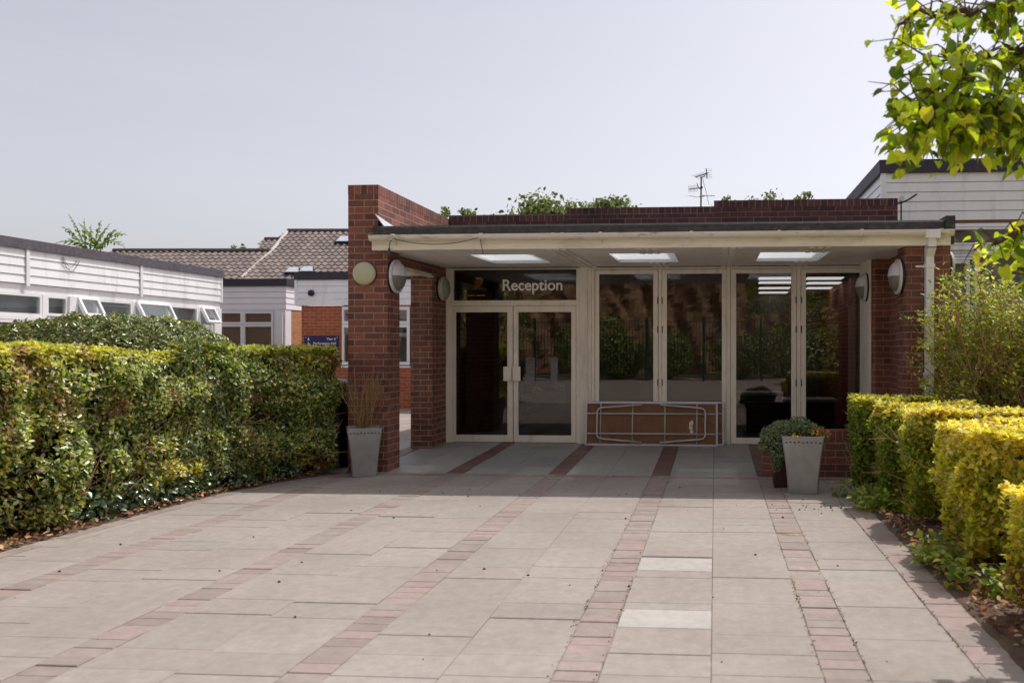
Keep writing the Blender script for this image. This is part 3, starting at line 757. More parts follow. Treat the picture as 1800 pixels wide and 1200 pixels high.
# ------------------------------------------------------------------ wall lamps
def lamp(name, pos, facing, rad, kind, label, sy=1.0):
    t = thing(name, pos, label, 'wall lamp', 'bulkhead lamps on the porch piers')
    # local Z axis points out of the wall, local "up" stays world up
    Z = Vector(facing); X = Vector((0, 0, 1)); Y = Z.cross(X)
    M4 = Matrix.Translation(Vector(pos)) @ Matrix((X, Y, Z)).transposed().to_4x4()
    mb = MB(); r = rad
    mb.lathe([(0, .001), (r, .001), (r*1.0, .02), (r*.97, .026), (0, .026)], 32, M4); mb.build('back_plate', M['steel_dark'], t, True)
    if kind == 'plain':
        mb = MB(); prof = [(r*.985, .024)]+[(r*.96*math.cos(R(a)), .035+.045*math.sin(R(a))) for a in range(0, 91, 10)]
        mb.lathe(prof, 36, M4); mb.build('glass_cover', M['lamp_cream'], t, True)
    elif kind == 'drum':
        mb = MB(); mb.lathe([(r*.98, .024), (r*.98, .07), (r*.9, .075)], 36, M4); mb.build('ring', M['lamp_cream'], t, True)
        mb = MB(); mb.lathe([(r*.9, .07)]+[(r*.88*math.cos(R(a)), .075+.05*math.sin(R(a))) for a in range(0, 91, 10)], 36, M4); mb.build('glass_cover', M['lamp_green'], t, True)
    else:
        mb = MB(); mb.lathe([(r*.99, .024), (r*.99, .05), (r*.86, .055), (r*.86, .03)], 36, M4); mb.build('ring', M['lamp_white'], t, True)
        prof = [(r*.87*math.cos(R(a)), .04+.098*math.sin(R(a))) for a in range(0, 91, 9)]
        mb = MB(); mb.lathe(prof, 20, M4, (-math.pi/2, math.pi/2)); mb.build('eyelid_cover', M['lamp_white'], t, True)
        prof = [(r*.845*math.cos(R(a)), .038+.092*math.sin(R(a))) for a in range(0, 91, 9)]
        mb = MB(); mb.lathe(prof, 36, M4); mb.build('glass_cover', M['lamp_grey'], t, True)
    return t
pl = at(642, 481, YF); lamp('wall_lamp', (pl.x, YF, pl.z), (0, -1, 0), .135, 'plain', 'round cream bulkhead lamp on the front face of the left pier')
pl = atx(688, 485, -3.69); lamp('wall_lamp', (-3.69, YF+.17, pl.z), (1, 0, 0), .195, 'eyelid', 'white eyelid bulkhead lamp on the inner side of the left front pier')
pl = atx(767, 506, XL); lamp('wall_lamp', (XL, 10.80, pl.z), (1, 0, 0), .165, 'drum', 'cream drum lamp with greenish glass beside the sign window')
pl = at(1592, 486, YF+.15); lamp('wall_lamp', (xr0, YF+.17, pl.z), (-1, 0, 0), .195, 'eyelid', 'white eyelid bulkhead lamp on the right front pier near the downpipe')
pl = at(1534, 504, 10.4); lamp('wall_lamp', (xi-.030, 10.45, pl.z), (-1, 0, 0), .185, 'eyelid', 'dimmer eyelid bulkhead lamp on the recessed right pier beside the last glazed panel')
pl = atx(1672, 464, XR); lamp('wall_lamp', (XR, YF+.17, pl.z), (1, 0, 0), .165, 'plain', 'cream domed lamp on the outer side of the right pier above the tall shrub')

# green cord looped under the gutter
cd = MB()
pa = at(684, 441, 8.60); pb = at(690, 419, 8.55); pc = at(843, 417, 8.55); pd = at(849, 446, 8.64)
mid = [pb+(pc-pb)*t+Vector((0, 0, -.072*4*t*(1-t))) for t in [k/12 for k in range(13)]]
cd.tube([pa-Vector((0, 0, .06)), pa, at(685, 428, 8.6)]+mid+[at(846, 430, 8.6), pd], .0045, 6)
cd.tube([pa-Vector((0, 0, .06)), pa+Vector((0, 0, .03))], .013, 8)
tag(cd.build('cord', M['cord']), 'thin green cord looped below the left end of the porch gutter', 'cord')

# black bent hose over the roof at the right end of the brick parapet
hz = thing('vent_pipe', at(1583, 390, YB+.2), 'black bent hose on a thin post at the end of the roof parapet', 'pipe')
mb = MB(); P_ = [at(1578, 358, YB+.25), at(1588, 355, YB+.22), at(1598, 350.5, YB+.2), at(1606, 345, YB+.18), at(1612, 341, YB+.16)]
mb.tube(P_, .012, 8); mb.build('hose', M['black_rubber'], hz, True)
mb = MB(); mb.tube([at(1584, 392, YB+.3), at(1584, 350, YB+.3)], .011, 8); mb.build('post', M['steel_dark'], hz, True)
mb = MB(); q = at(1585, 349, YB+.28); mb.lathe([(0, -.02), (.036, -.02), (.036, .02), (0, .02)], 16, Matrix.Translation(q) @ Matrix.Rotation(R(90), 4, 'X')); mb.build('clamp', M['lamp_white'], hz)

# ================================================================== FOLDING TABLES leaning on the glazing
def folding_table(px, z0, yb, lean, label):
    t = thing('folding_table', (px, yb, z0), label, 'table', 'folded trestle tables leaning on the glazing')
    W, Ht = 1.83, .605
    Rm = Matrix.Translation((px, yb, z0)) @ Matrix.Rotation(-lean, 4, 'X')
    def fin(mb, name, mat, smooth=False):
        mb.v = [tuple(Rm @ Vector(v)) for v in mb.v]; return mb.build(name, mat, t, smooth)
    mb = MB(); mb.box(-W/2+.02, W/2-.02, .012, .022, .022, Ht-.022); fin(mb, 'tabletop', M['hardboard'])
    mb = MB(); frame(mb, -W/2, W/2, 0, Ht, .026, .026, .026, .03, -.004, .03); soften(fin(mb, 'edge_frame', M['alu']), .004)
    for z in (.163, .437):
        mb = MB(); mb.tube([(-W/2+.10, -.008, z), (W/2-.10, -.008, z)], .0115, 8); fin(mb, 'brace_bar', M['rail'], True)
    for x in (-.70, -.257, .19, .63):
        mb = MB(); mb.tube([(x, .004, .026), (x, .004, Ht-.03)], .0085, 8); fin(mb, 'cross_bar', M['rail'], True)
    for s in (-1, 1):
        mb = MB(); xo = s*.745; xi_ = s*.09 if s > 0 else -.155
        xi_ = s*.125
        pts = [(xi_, -.03, Ht-.045), (s*.66, -.022, Ht-.085)]
        for k in range(6):
            a = R(90-90*k/5); pts.append((xo-s*.06+s*.06*math.cos(a), -.022, Ht-.15+.06*math.sin(a)))
        for k in range(6):
            a = R(0-90*k/5); pts.append((xo-s*.06+s*.06*math.cos(a), -.022, .155+.06*math.sin(a)))
        pts += [(s*.66, -.022, .09), (xi_, -.03, .045)]
        mb.tube(pts, .0125, 8); fin(mb, 'leg', M['rail'], True)
        for z in (.163, .437):
            mb = MB(); mb.tube([(s*(W/2-.028), .004, z), (s*.75, -.004, z)], .013, 8); fin(mb, 'leg_bracket', M['rail'], True)
    return t, Rm, fin
tb = at(1144, 783, 10.86)
t1, Rm1, fin1 = folding_table(tb.x, pslope(10.86)+.001, 10.86, R(9), 'front folding table on its side showing its brown underside and steel legs')
mb = MB()
for (x, z, r) in ((.545, .25, .028), (.55, .31, .03), (.555, .20, .024), (.54, .28, .02), (.56, .335, .018)):
    mb.lathe([(0, .004), (r*.7, .003), (r, 0), (r, .004), (0, .006)], 10, Matrix.Translation((x, .0115, z)) @ Matrix.Rotation(R(90), 4, 'X'))
fin1(mb, 'torn_sticker', M['chalk'])
folding_table(tb.x+.085, pslope(10.93)+.001, 10.925, R(8), 'second folding table standing behind the front one, only its right edge showing')

# ================================================================== PLANTERS
def planter(name, base, wt, wb, h, label, rot=0, holes=True):
    t = thing(name, base, label, 'planter', 'tapered zinc planters at the porch entrance')
    bx, by, bz = base
    prof = []
    for k in range(9):
        s = k/8; w_ = wb+(wt-wb)*(s**1.6*.75+s*.25); prof.append((w_/2, h*s))
    mb = MB(); rows = []
    for (r, z) in prof:
        c = .012; i = len(mb.v)
        for (sx_, sy_) in ((-1, -1), (1, -1), (1, 1), (-1, 1)):
            for (dx, dy) in (((0, c), (c, 0)) if (sx_, sy_) in ((-1, -1), (1, 1)) else ((-c, 0), (0, c))):
                if (sx_, sy_) == (-1, -1): p = (bx-r+dx, by-r+dy)
                elif (sx_, sy_) == (1, -1): p = (bx+r+dx, by-r+dy)
                elif (sx_, sy_) == (1, 1): p = (bx+r-dx, by+r-dy)
                else: p = (bx-r-dx, by+r-dy)
                mb.v.append((p[0], p[1], bz+z))
        rows.append(i)
    for a, b in zip(rows, rows[1:]):
        for j in range(8): mb.f.append((a+j, a+(j+1) % 8, b+(j+1) % 8, b+j))
    mb.f.append(tuple(rows[0]+j for j in range(8)))
    o = mb.build('pot', M['zinc'], t)
    o.modifiers.new('sheet', 'SOLIDIFY').thickness = .006
    if holes:
        mb = MB(); r = prof[7][0]; zc = bz+h*.895; ry = prof[7][0]+ (prof[8][0]-prof[7][0])*.15
        for k in range(9):
            x = bx-r*.82+k*r*1.64/8; f = 1 if k % 2 else -1
            mb.prism([(x-.008, by-ry-.004), (x+.008, by-ry-.004), (x+.008, by-ry+.02), (x-.008, by-ry+.02)], zc-.006+f*.002, zc+.006+f*.002)
        mb.build('pierced_band', M['black'], t)
    mb = MB(); mb.box(bx-prof[6][0]+.01, bx+prof[6][0]-.01, by-prof[6][0]+.01, by+prof[6][0]-.01, bz+h*.80, bz+h*.86); mb.build('compost', M['soil'], t)
    t.rotation_euler.z = rot; t.scale.y = .84
    return t
pb_ = atz(642.5, 837); LPX, LPY = pb_.x, pb_.y+.13
LPX -= .05; LPY -= .05
planter('planter', (LPX, LPY, .004), .37, .258, .53, 'tapered zinc planter holding dry brown lavender stems', R(26))
pr_ = atz(1414, 869); RPX, RPY = pr_.x, pr_.y+.145
planter('planter', (RPX, RPY, .004), .41, .285, .555, 'tapered zinc planter overflowing with grey green plants', R(-5))
# dead lavender
lv = thing('dead_lavender', (LPX, LPY, .45), 'dry brown lavender stalks rising from a zinc planter', 'plant')
mb = MB(); hp = []; hn = []
for k in range(70):
    a = random.uniform(0, 6.28); r = random.uniform(0, .1); b0 = Vector((LPX+r*math.cos(a)-.01, LPY+r*math.sin(a)*.8, .45))
    lean = Vector((random.gauss(.05, .17), random.gauss(-.03, .1), random.uniform(.42, .74)))
    tip = b0+lean; mid_ = b0+lean*.5+Vector((random.gauss(0, .02), random.gauss(0, .02), .03))
    if tip.y > 8.72: tip.y = 8.72
    mb.tube([b0, mid_, tip], [.0028, .0022, .0014], 4, False)
    for j in range(14):
        t_ = random.uniform(.25, 1); p = b0+(tip-b0)*t_; hp.append(p+Vector((random.gauss(0, .006), random.gauss(0, .006), 0))); hn.append((random.gauss(0, 1), random.gauss(0, 1), random.gauss(0, .5)))
mb.build('stems', M['twig'], lv)
hp = np.array(hp); leaves('foliage', hp, np.array(hn), .028, palette(len(hp), [lin(150, 112, 70), lin(128, 98, 62), lin(108, 98, 60), lin(168, 130, 88), lin(88, 96, 52)], [4, 4, 2, 3, 1.2]), M['litter'], lv, width=.22, up=1.8)
# dark brown box behind the right planter
bb = thing('dark_box', (.79, 8.19, .004), 'deep brown box half hidden behind the right zinc planter', 'planter')
bx0, bx1 = atz(1364, 862).x, atz(1364, 862).x+.34
mb = MB(); mb.box(bx0, bx1, 8.06, 8.36, .004, .46); soften(mb.build('box', M['brown_box'], bb), .006)
mb = MB(); mb.box(bx0-.008, bx0+.018, 8.052, 8.078, .004, .465); mb.build('corner_strip', M['brown_box'], bb); mb = MB(); mb.box(bx1-.02, bx1+.006, 8.052, 8.078, .004, .465); mb.build('corner_strip', M['brown_box'], bb)
# grey green trailing plant in and around the right planter
def clump(parent, name, centres, n, size, pal, wts, mat, width=.4, spread=.8):
    P, Nn = [], []
    for (c, r, f) in centres:
        k = int(n*f); d = RNG.normal(size=(k, 3)); d /= np.linalg.norm(d, axis=1, keepdims=True)
        rr = RNG.uniform(.55, 1, (k, 1))**.5
        P.append(np.array(c)+d*rr*np.array(r)); Nn.append(d+RNG.normal(0, spread, (k, 3)))
    P = np.concatenate(P); Nn = np.concatenate(Nn)
    return leaves(name, P, Nn, RNG.uniform(.6, 1.3, len(P))*size, palette(len(P), pal, wts), mat, parent, OVAL, width)
gp = thing('trailing_plant', (RPX, RPY, .5), 'bushy grey green plant spilling over the left edge of the right planter', 'plant')
cs = [((RPX-.16, RPY+.02, .60), (.17, .15, .10), 1), ((RPX-.03, RPY+.02, .63), (.14, .15, .10), 1), ((RPX-.29, RPY+.08, .52), (.12, .13, .12), .9), ((RPX-.24, RPY+.0, .42), (.09, .10, .14), .7), ((RPX+.05, RPY+.02, .60), (.12, .14, .08), .6), ((RPX-.25, RPY+.02, .28), (.05, .05, .09), .2), ((RPX-.37, RPY+.05, .44), (.07, .07, .04), .15)]
clump(gp, 'foliage', cs, 1300, .026, [lin(118, 134, 104), lin(90, 112, 78), lin(142, 152, 122), lin(78, 100, 66), lin(160, 168, 128)], [4, 3, 3, 2, 1.2], M['leaf'], .5)
for fc in (((RPX-.08, RPY-.17, .565), (.05, .025, .02), 1), ((RPX+.10, RPY-.15, .59), (.04, .03, .025), 1)): clump(gp, 'flower_cluster', [fc], 16, .024, [lin(226, 196, 70), lin(210, 176, 60)], None, M['leaf_gold'], .8)
clump(gp, 'dead_fronds', [((RPX+.19, RPY-.08, .57), (.07, .06, .05), 1), ((RPX+.13, RPY-.06, .6), (.06, .06, .04), 1)], 220, .036, [lin(186, 140, 96), lin(196, 152, 106), lin(150, 112, 76)], None, M['litter'], .22)

# ------------------------------------------------------------------ low brick wall in front of the last panel
lw = thing('low_wall', (1.3, YF+.1, 0), 'low dark brick wall with soldier top behind the right planter', 'wall')
lx0 = at(1341, 800, 8.72).x; lzt = at(1470, 757, 8.72).z
mb = MB(); mb.box(lx0, xr0-.003, 8.72, 8.94, -.05, lzt-.105); mb.build('brickwork', M['brick'], lw)
mb = MB(); mb.box(lx0-.003, xr0-.004, 8.717, 8.943, lzt-.105, lzt); mb.build('coping', M['brick_edge'], lw)

# ------------------------------------------------------------------ litter bin behind the hedge end
bn = thing('litter_bin', (-4.47, 9.15, -.01), 'black ribbed post bin squeezed between the hedge end and left pier', 'bin')
mb = MB(); T = Matrix.Translation((-4.47, 9.15, -.01))
mb.lathe([(0, 0), (.20, 0), (.205, .02), (.205, .06), (.19, .075), (.185, .40), (.20, .41), (.20, .44), (.187, .45), (.187, .72), (.2, .73), (.2, .76), (.19, .77), (.19, .9)], 28, T); mb.build('body', M['black'], bn, True)
mb = MB(); mb.lathe([(.19, .9), (.205, .91), (.205, .95), (.17, 1.0), (.10, 1.04), (0, 1.055)], 28, T); mb.build('lid', M['black'], bn, True)

# ================================================================== WHITE BUILDINGS
def boards(mb, face, n, z0, z1, proud=.018):
    """face: function (s, out, z) -> point for s in [0, 1]; shiplap boards from z0 to z1"""
    h = (z1-z0)/n
    for k in range(n):
        a, b = z0+k*h+.006, z0+(k+1)*h
        mb.hexa([face(0, -.03, a), face(1, -.03, a), face(1, proud, a), face(0, proud, a), face(0, -.03, b), face(1, -.03, b), face(1, .004, b), face(0, .004, b)])
def fplane(Y):  return lambda x0, x1: (lambda s, o, z: (x0+(x1-x0)*s, Y-o, z))
# ---- left block, its long face along the path
LB = thing('boarded_block', (-12, 14, 0), 'long white boarded block with grey felt roof edge and three tilted open windows', 'building')
XB = -10.8
cor = atx(385, 475, XB); YC = cor.y; zt = cor.z; zc1 = atx(385, 487.5, XB).z; zc0 = atx(385, 531, XB).z
YN = 8.0
mb = MB(); boards(mb, lambda s, o, z: (XB+.04+o, YN+(YC-YN)*s, z), 4, zc0, zc1); mb.build('cladding', M['white'], LB)
mb = MB()
for u in (42, 243):
    y = atx(u, 450, XB).y; mb = MB(); mb.box(XB+.06, XB+.075, y-.03, y+.03, zc0-.035, zc1); mb.build('joint_strip', M['white'], LB)
mb = MB(); mb.box(XB+.0, XB+.066, YC-.01, YC+.03, zc0-.01, zc1); mb.build('joint_strip', M['white'], LB)
mb = MB(); mb.box(-17, XB+.09, YN, YC+.05, zc1+.001, zt); mb.build('roof_edge', M['felt'], LB)
mb = MB(); mb.box(-17, XB-.02, YN, YC, -.05, zc1); mb.build('wall', M['room'], LB) if False else None
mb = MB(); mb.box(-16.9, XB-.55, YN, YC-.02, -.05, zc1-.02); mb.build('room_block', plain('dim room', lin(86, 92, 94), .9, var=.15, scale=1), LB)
mb = MB(); mb.box(XB-.16, XB-.14, YN, YC-.1, .9, zc0-.15); mb.build('window_backing', plain('pale blue grey sheet', lin(182, 194, 196), .8, var=.06, scale=1, dirt=lin(96, 106, 112), dirt_amt=.5, dirt_scale=(1, 1.3, 1.6)), LB)  # pale blue-grey sheet with darker patches, close behind the panes
mb = MB(); mb.box(XB-.54, XB+.02, YN, YC, zc0-.14, zc0-.003); mb.box(XB-.08, XB+.02, YN, YC, -.05, .85); mb.build('wall_panel', M['white'], LB)
ym = {u: atx(u, 560, XB).y for u in (0, 24, 75, 78, 117, 131, 166, 233, 294, 348, 377)}
rows = (zc0-.142, zc0-.50)
def lwin(ya, yb, z0, z1, open_=0, window_backing=False):
    """one sash in the long wall between ya < yb; open_ tilts it out at the foot"""
    mb = MB(); fr = .045
    def put(s, o, z): return Vector((o, s, z))
    def bx(y0, y1, za, zb, x0, x1):
        mb.box(x0, x1, y0, y1, za, zb)
    bx(ya, ya+fr, z0, z1, -.03, .03); bx(yb-fr, yb, z0, z1, -.03, .03); bx(ya+fr, yb-fr, z0, z0+fr, -.029, .029); bx(ya+fr, yb-fr, z1-fr, z1, -.029, .029)
    pm = MB(); pm.box(-.004, .004, ya+fr, yb-fr, z0+fr, z1-fr)
    Mx = Matrix.Translation((XB, 0, z1)) @ Matrix.Rotation(-open_, 4, 'Y') @ Matrix.Translation((0, 0, -z1))
    if open_: Mx = Matrix.Translation((.035, 0, 0)) @ Mx
    for m_ in (mb, pm): m_.v = [tuple(Mx @ Vector(v)) for v in m_.v]
    w_ = mb.build('window', M['white'], LB); pm.build('pane', M['glass_far'], w_)
    return w_
zt0, zt1 = rows[1], rows[0]
edges = [YN, 10.2, ym[75], ym[117], None, ym[131], ym[166], ym[233], ym[278] if 278 in ym else None]
post = MB()
def postat(u, w=.07): 
    y = atx(u, 560, XB).y; post.box(XB-.04, XB+.035, y-w/2, y+w/2, .85, zc0-.14); return y
y_a = postat(75); y_b0 = atx(117, 560, XB).y; y_b1 = atx(131, 560, XB).y
post.box(XB-.05, XB+.06, y_b0, y_b1, -.02, zc0-.14)
y_c = postat(233); y_d = postat(348); post.box(XB-.05, XB+.06, atx(373, 560, XB).y, YC, -.02, zc0-.14)
post.box(XB-.04, XB+.034, YN, YC, zt0-.06, zt0)
post.build('post', M['white'], LB)
sp = .036
lwin(YN, y_a-sp, zt0, zt1); lwin(y_a+sp, y_b0, zt0+.02, zt1)
y_e = atx(167, 560, XB).y; lwin(y_b1, y_e, zt0, zt1, R(27)); lwin(y_e, y_c-sp, zt0, zt1)
y_f = atx(294, 560, XB).y; lwin(y_c+sp, y_f, zt0, zt1, R(27)); lwin(y_f, y_d-sp, zt0, zt1); lwin(y_d+sp, atx(373, 560, XB).y, zt0, zt1, R(27))
zl1 = zt0-.062
for a, b in ((YN, atx(24, 560, XB).y), (atx(24, 560, XB).y, y_a-sp), (y_a+sp, y_b0), (y_b1, y_e), (y_e, y_c-sp), (y_c+sp, y_f), (y_f, y_d-sp), (y_d+sp, atx(373, 560, XB).y)): lwin(a, b, .86, zl1)
mb = MB(); mb.box(XB-.5, XB-.45, y_a+.25, y_b0-.2, zt0+.08, zt1-.1); mb.build('notice', plain('yellow notice', lin(196, 176, 110), .8), LB)
mb = MB()
for (a, b, l_) in ((102, 133, .20), (104, 128, .13)):
    pa = atx(a, 452, XB); pb = atx(b, 458, XB); pts = [pa.lerp(pb, t)+Vector((.07-0*t, 0, -l_*4*t*(1-t))) for t in [k/10 for k in range(11)]]
    for p in pts: p.x = XB+.07
    mb.tube(pts, .004, 5)
mb.build('hanging_wire', M['steel_dark'], LB)

# ---- middle block with brown blinds
Y2 = 21.5
MBk = thing('middle_block', (-14, Y2, 0), 'pale pink white block with brown blinds beside the brick corner', 'building')
xr2 = at(502, 500, Y2).x; xl2 = -19.0; z = lambda v: at(450, v, Y2).z
mb = MB(); boards(mb, lambda s, o, zz_: (xl2+(xr2-xl2)*s, Y2-o, zz_), 4, z(544), z(503)); boards(mb, lambda s, o, zz_: (xr2+o, Y2+(3.5)*s, zz_), 4, z(544), z(503)); mb.build('cladding', M['white_pink'], MBk)
mb = MB(); mb.box(xl2, xr2+.06, Y2-.06, Y2+3.6, z(503)+.001, z(490)); mb.build('roof_edge', M['felt_dark'], MBk)
mb = MB(); mb.box(xr2-.3, xr2+.005, Y2+.30, Y2+3.5, -.05, z(545)); mb.build('brick_wall', M['brick_sunlit'], MBk)
mb = MB(); mb.box(xl2, xr2, Y2-.02, Y2+.28, z(546.5), z(544.2)); mb.box(at(483, 1, Y2).x, xr2+.01, Y2-.03, Y2+.28, -.05, z(546.6)); mb.box(xl2, at(483, 1, Y2).x, Y2-.02, Y2+.25, -.05, .85); mb.build('wall_panel', M['white_pink'], MBk)
mb = MB(); mb.box(xl2, xr2-.3, Y2+.6, Y2+3.5, -.05, z(545)); mb.build('room_block', M['window_backing'], MBk)
mb = MB()
for k in range(28):
    zk = .9+k*.055; mb.box(xl2, at(482, 1, Y2).x, Y2+.04, Y2+.06, zk, zk+.048)
mb.build('window_backing', M['window_backing'], MBk)
def fwin(parent, u0, u1, v0, v1, Y, mat='white', fr=.05, pan='glass_far', xx=None):
    p = at(u0, v1, Y); q = at(u1, v0, Y); mb = MB(); frame(mb, p.x, q.x, p.z, q.z, fr, fr, fr, fr, Y-.05, Y+.03)
    w_ = mb.build('window', M[mat], parent); pane(w_, p.x+fr, q.x-fr, p.z+fr, q.z-fr, Y-.01, pan); return w_
for (a, b) in ((330, 379), (380, 428), (428.3, 482)): fwin(MBk, a, b, 547, 569.8, Y2, 'white_pink', .06); fwin(MBk, a, b, 570.3, 625, Y2, 'white_pink', .06)
mb = MB(); x_ = at(498, 1, Y2).x; mb.tube([(x_, Y2-.08, .0), (x_, Y2-.08, z(552))], .035, 8); mb.build('downpipe', M['white'], MBk)

# ---- brick block behind the pier
Y3 = 18.2
BK = thing('brick_block', (-9, Y3, 0), 'orange brick block with cool white boarding and dark roof edge behind the porch', 'building')
xl3 = at(522, 500, Y3).x; xr3 = -3.2; z = lambda v: at(570, v, Y3).z
mb = MB(); boards(mb, lambda s, o, zz_: (xl3+(xr3-xl3)*s, Y3-.02-o, zz_), 4, z(537), z(492)); mb.box(xl3-.03, xl3+.03, Y3-.06, Y3+.3, z(537), z(492)); mb.build('cladding', M['white_blue'], BK)
mb = MB(); mb.box(xl3-.04, xr3, Y3-.07, Y3+4.6, z(492)+.001, z(478)); mb.build('roof_edge', M['felt_dark'], BK)
xb3 = at(530, 1, Y3).x; xw0 = at(600.5, 1, Y3).x; xw1 = at(722, 1, Y3).x; zs = at(650, 643, Y3).z
mb = MB(); mb.box(xb3, xw0, Y3, Y3+.25, -.05, z(537.5)); mb.box(xw0, xw1, Y3, Y3+.25, -.05, zs); mb.box(xw1, xr3, Y3, Y3+.25, -.05, z(537.5)); mb.box(xb3, xb3+.25, Y3+.25, Y3+4, -.05, z(537.5)); mb.build('wall', M['brick_orange'], BK)
mb = MB(); mb.box(xb3+.26, xr3, Y3+2.5, Y3+2.6, -.05, z(538)); mb.build('room_wall', plain('beige room', lin(150, 134, 108), .9), BK)
for (u0, u1) in ((601, 641), (641.3, 681), (681.3, 721.5)): fwin(BK, u0, u1, 539, 569.5, Y3+.06, 'white_blue', .07); fwin(BK, u0, u1, 570, 641, Y3+.06, 'white_blue', .07)
mb = MB(); mb.box(xw0, xw1, Y3-.03, Y3+.12, zs-.04, zs+.002); mb.build('sill', M['white_blue'], BK)
mb = MB()
xc_ = at(699, 1, Y3+.5).x
pts = [(xc_, Y3+.5, at(699, 640, Y3+.5).z), (xc_-.02, Y3+.5, at(699, 620, Y3+.5).z), (xc_-.01, Y3+.5, at(699, 600, Y3+.5).z), (xc_, Y3+.5, at(699, 570, Y3+.5).z)]
mb.tube(pts, [.10, .05, .09, .14], 10); mb.build('curtain', M['curtain'], BK, True)
lmp = at(547, 515, Y3-.05); mb = MB()
mb.lathe([(0, 0), (.075, 0), (.075, .03), (.06, .05), (0, .055)], 20, Matrix.Translation((lmp.x, Y3-.045, lmp.z)) @ Matrix.Rotation(R(90), 4, 'X'))
tag(mb.build('round_lamp', M['steel_dark'], None, True), 'small dark round lamp on the white boards above the navy sign', 'lamp')
# navy direction sign on the brick
sg = thing('direction_sign', at(566, 620, Y3-.03), 'navy direction sign with white words fixed to the orange brick wall', 'sign')
a = at(535, 632, Y3-.02); b = at(595, 590, Y3-.02)
mb = MB(); mb.box(a.x, b.x, Y3-.03, Y3-.004, a.z, b.z); mb.build('panel', M['sign_blue'], sg)
sy_ = Y3-.034
text_obj('Year 6', 'lettering', M['sign_white'], sg, at(574, 1, sy_).x, at(590, 1, sy_).x, at(580, 597.5, sy_).z, sy_, ext=.002)
text_obj('Performance Hall', 'lettering', M['sign_white'], sg, at(551, 1, sy_).x, at(590.5, 1, sy_).x, at(570, 605.2, sy_).z, sy_, ext=.002)
mb = MB()
for v in (598, 606):
    p = at(542, v, sy_); h_ = .075; w_ = .026
    mb.hexa([(p.x-w_, sy_, p.z), (p.x+w_, sy_, p.z), (p.x+w_, sy_+.004, p.z), (p.x-w_, sy_+.004, p.z), (p.x-.003, sy_, p.z+h_), (p.x+.003, sy_, p.z+h_), (p.x+.003, sy_+.004, p.z+h_), (p.x-.003, sy_+.004, p.z+h_)])
mb.build('arrow', M['sign_white'], sg)
mb = MB()
for u in (537.3, 592.8):
    p = at(u, 592.8, sy_); mb.lathe([(0, 0), (.012, 0), (.009, .006), (0, .007)], 10, Matrix.Translation((p.x, sy_+.004, p.z)) @ Matrix.Rotation(R(90), 4, 'X'))
mb.build('screw', M['sign_white'], sg)

# ---- right block
Y4 = 11.95
RK = thing('boarded_block', (5, Y4, 0), 'taller white boarded block with dark roof edge behind the lime leaves and downpipe', 'building')
xl4 = at(1552, 300, Y4).x; xr4 = 9.5; z = lambda v: at(1650, v, Y4).z
mb = MB(); boards(mb, lambda s, o, zz_: (xl4+.02+(xr4-xl4)*s, Y4-o, zz_), 5, z(388), z(304)); boards(mb, lambda s, o, zz_: (xl4-o, Y4+5.5*s, zz_), 5, z(388), z(304)); mb.box(xl4-.03, xl4+.045, Y4-.035, Y4+.04, z(388), z(304)); mb.build('cladding', M['white_blue'], RK)
mb = MB(); mb.box(xl4-.06, xr4, Y4-.06, Y4+5.6, z(304)+.001, z(281)); mb.build('roof_edge', M['felt_dark'], RK)
mb = MB(); mb.box(xl4+.05, xr4, Y4-.0, Y4+.1, z(393), z(388)-.001); mb.build('timber_strip', M['hardboard'], RK)
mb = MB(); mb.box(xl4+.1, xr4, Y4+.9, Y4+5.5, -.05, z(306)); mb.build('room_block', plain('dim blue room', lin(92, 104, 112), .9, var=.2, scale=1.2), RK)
mb = MB(); mb.box(xl4+.1, xr4, Y4+.16, Y4+.18, .95, z(399)); mb.build('window_backing', plain('painted pane reflection', lin(150, 166, 166), .8, var=.35, scale=2.2), RK)  # sheet behind the panes, tree and sky reflection painted in its colour
mb = MB(); mb.box(xl4+.05, xr4, Y4-.0, Y4+.11, z(399), z(393)-.001); mb.box(xl4+.05, xr4, Y4-.03, Y4+.1, z(440), z(432)); mb.box(xl4+.05, xr4, Y4, Y4+.1, -.05, .95); mb.build('wall_panel', M['white_blue'], RK)
mb = MB(); boards(mb, lambda s, o, zz_: (xl4+.05+(at(1713, 1, Y4).x-xl4-.05)*s, Y4+.02-o, zz_), 3, z(457), z(440.5)); mb.build('slat_panel', M['white_blue'], RK)
for (u0, u1) in ((1580, 1801), (1801.4, 1990)): fwin(RK, u0, u1, 399.3, 432, Y4+.02, 'white_blue', .03)
fwin(RK, 1580, 1703, 457.3, 560, Y4+.02, 'white_blue', .05); fwin(RK, 1712, 1840, 440.5, 560, Y4+.02, 'white_blue', .06); fwin(RK, 1840.5, 1990, 440.5, 560, Y4+.02, 'white_blue', .06)
# small gable just showing behind the leaves
mb = MB(); gx = at(1790, 240, 20).x; gz = at(1790, 236, 20).z
mb.hexa([(gx-1.2, 20, gz-1.0), (gx+7, 20, gz-1.0), (gx+7, 27, gz-1.0), (gx-1.2, 27, gz-1.0), (gx+.2, 22, gz+.1), (gx+7, 22, gz+.1), (gx+7, 25, gz+.1), (gx+.2, 25, gz+.1)])
o = mb.build('gable_roof', M['felt_dark']); tag(o, 'dark roof end just showing through the lime leaves above the right block', 'roof')

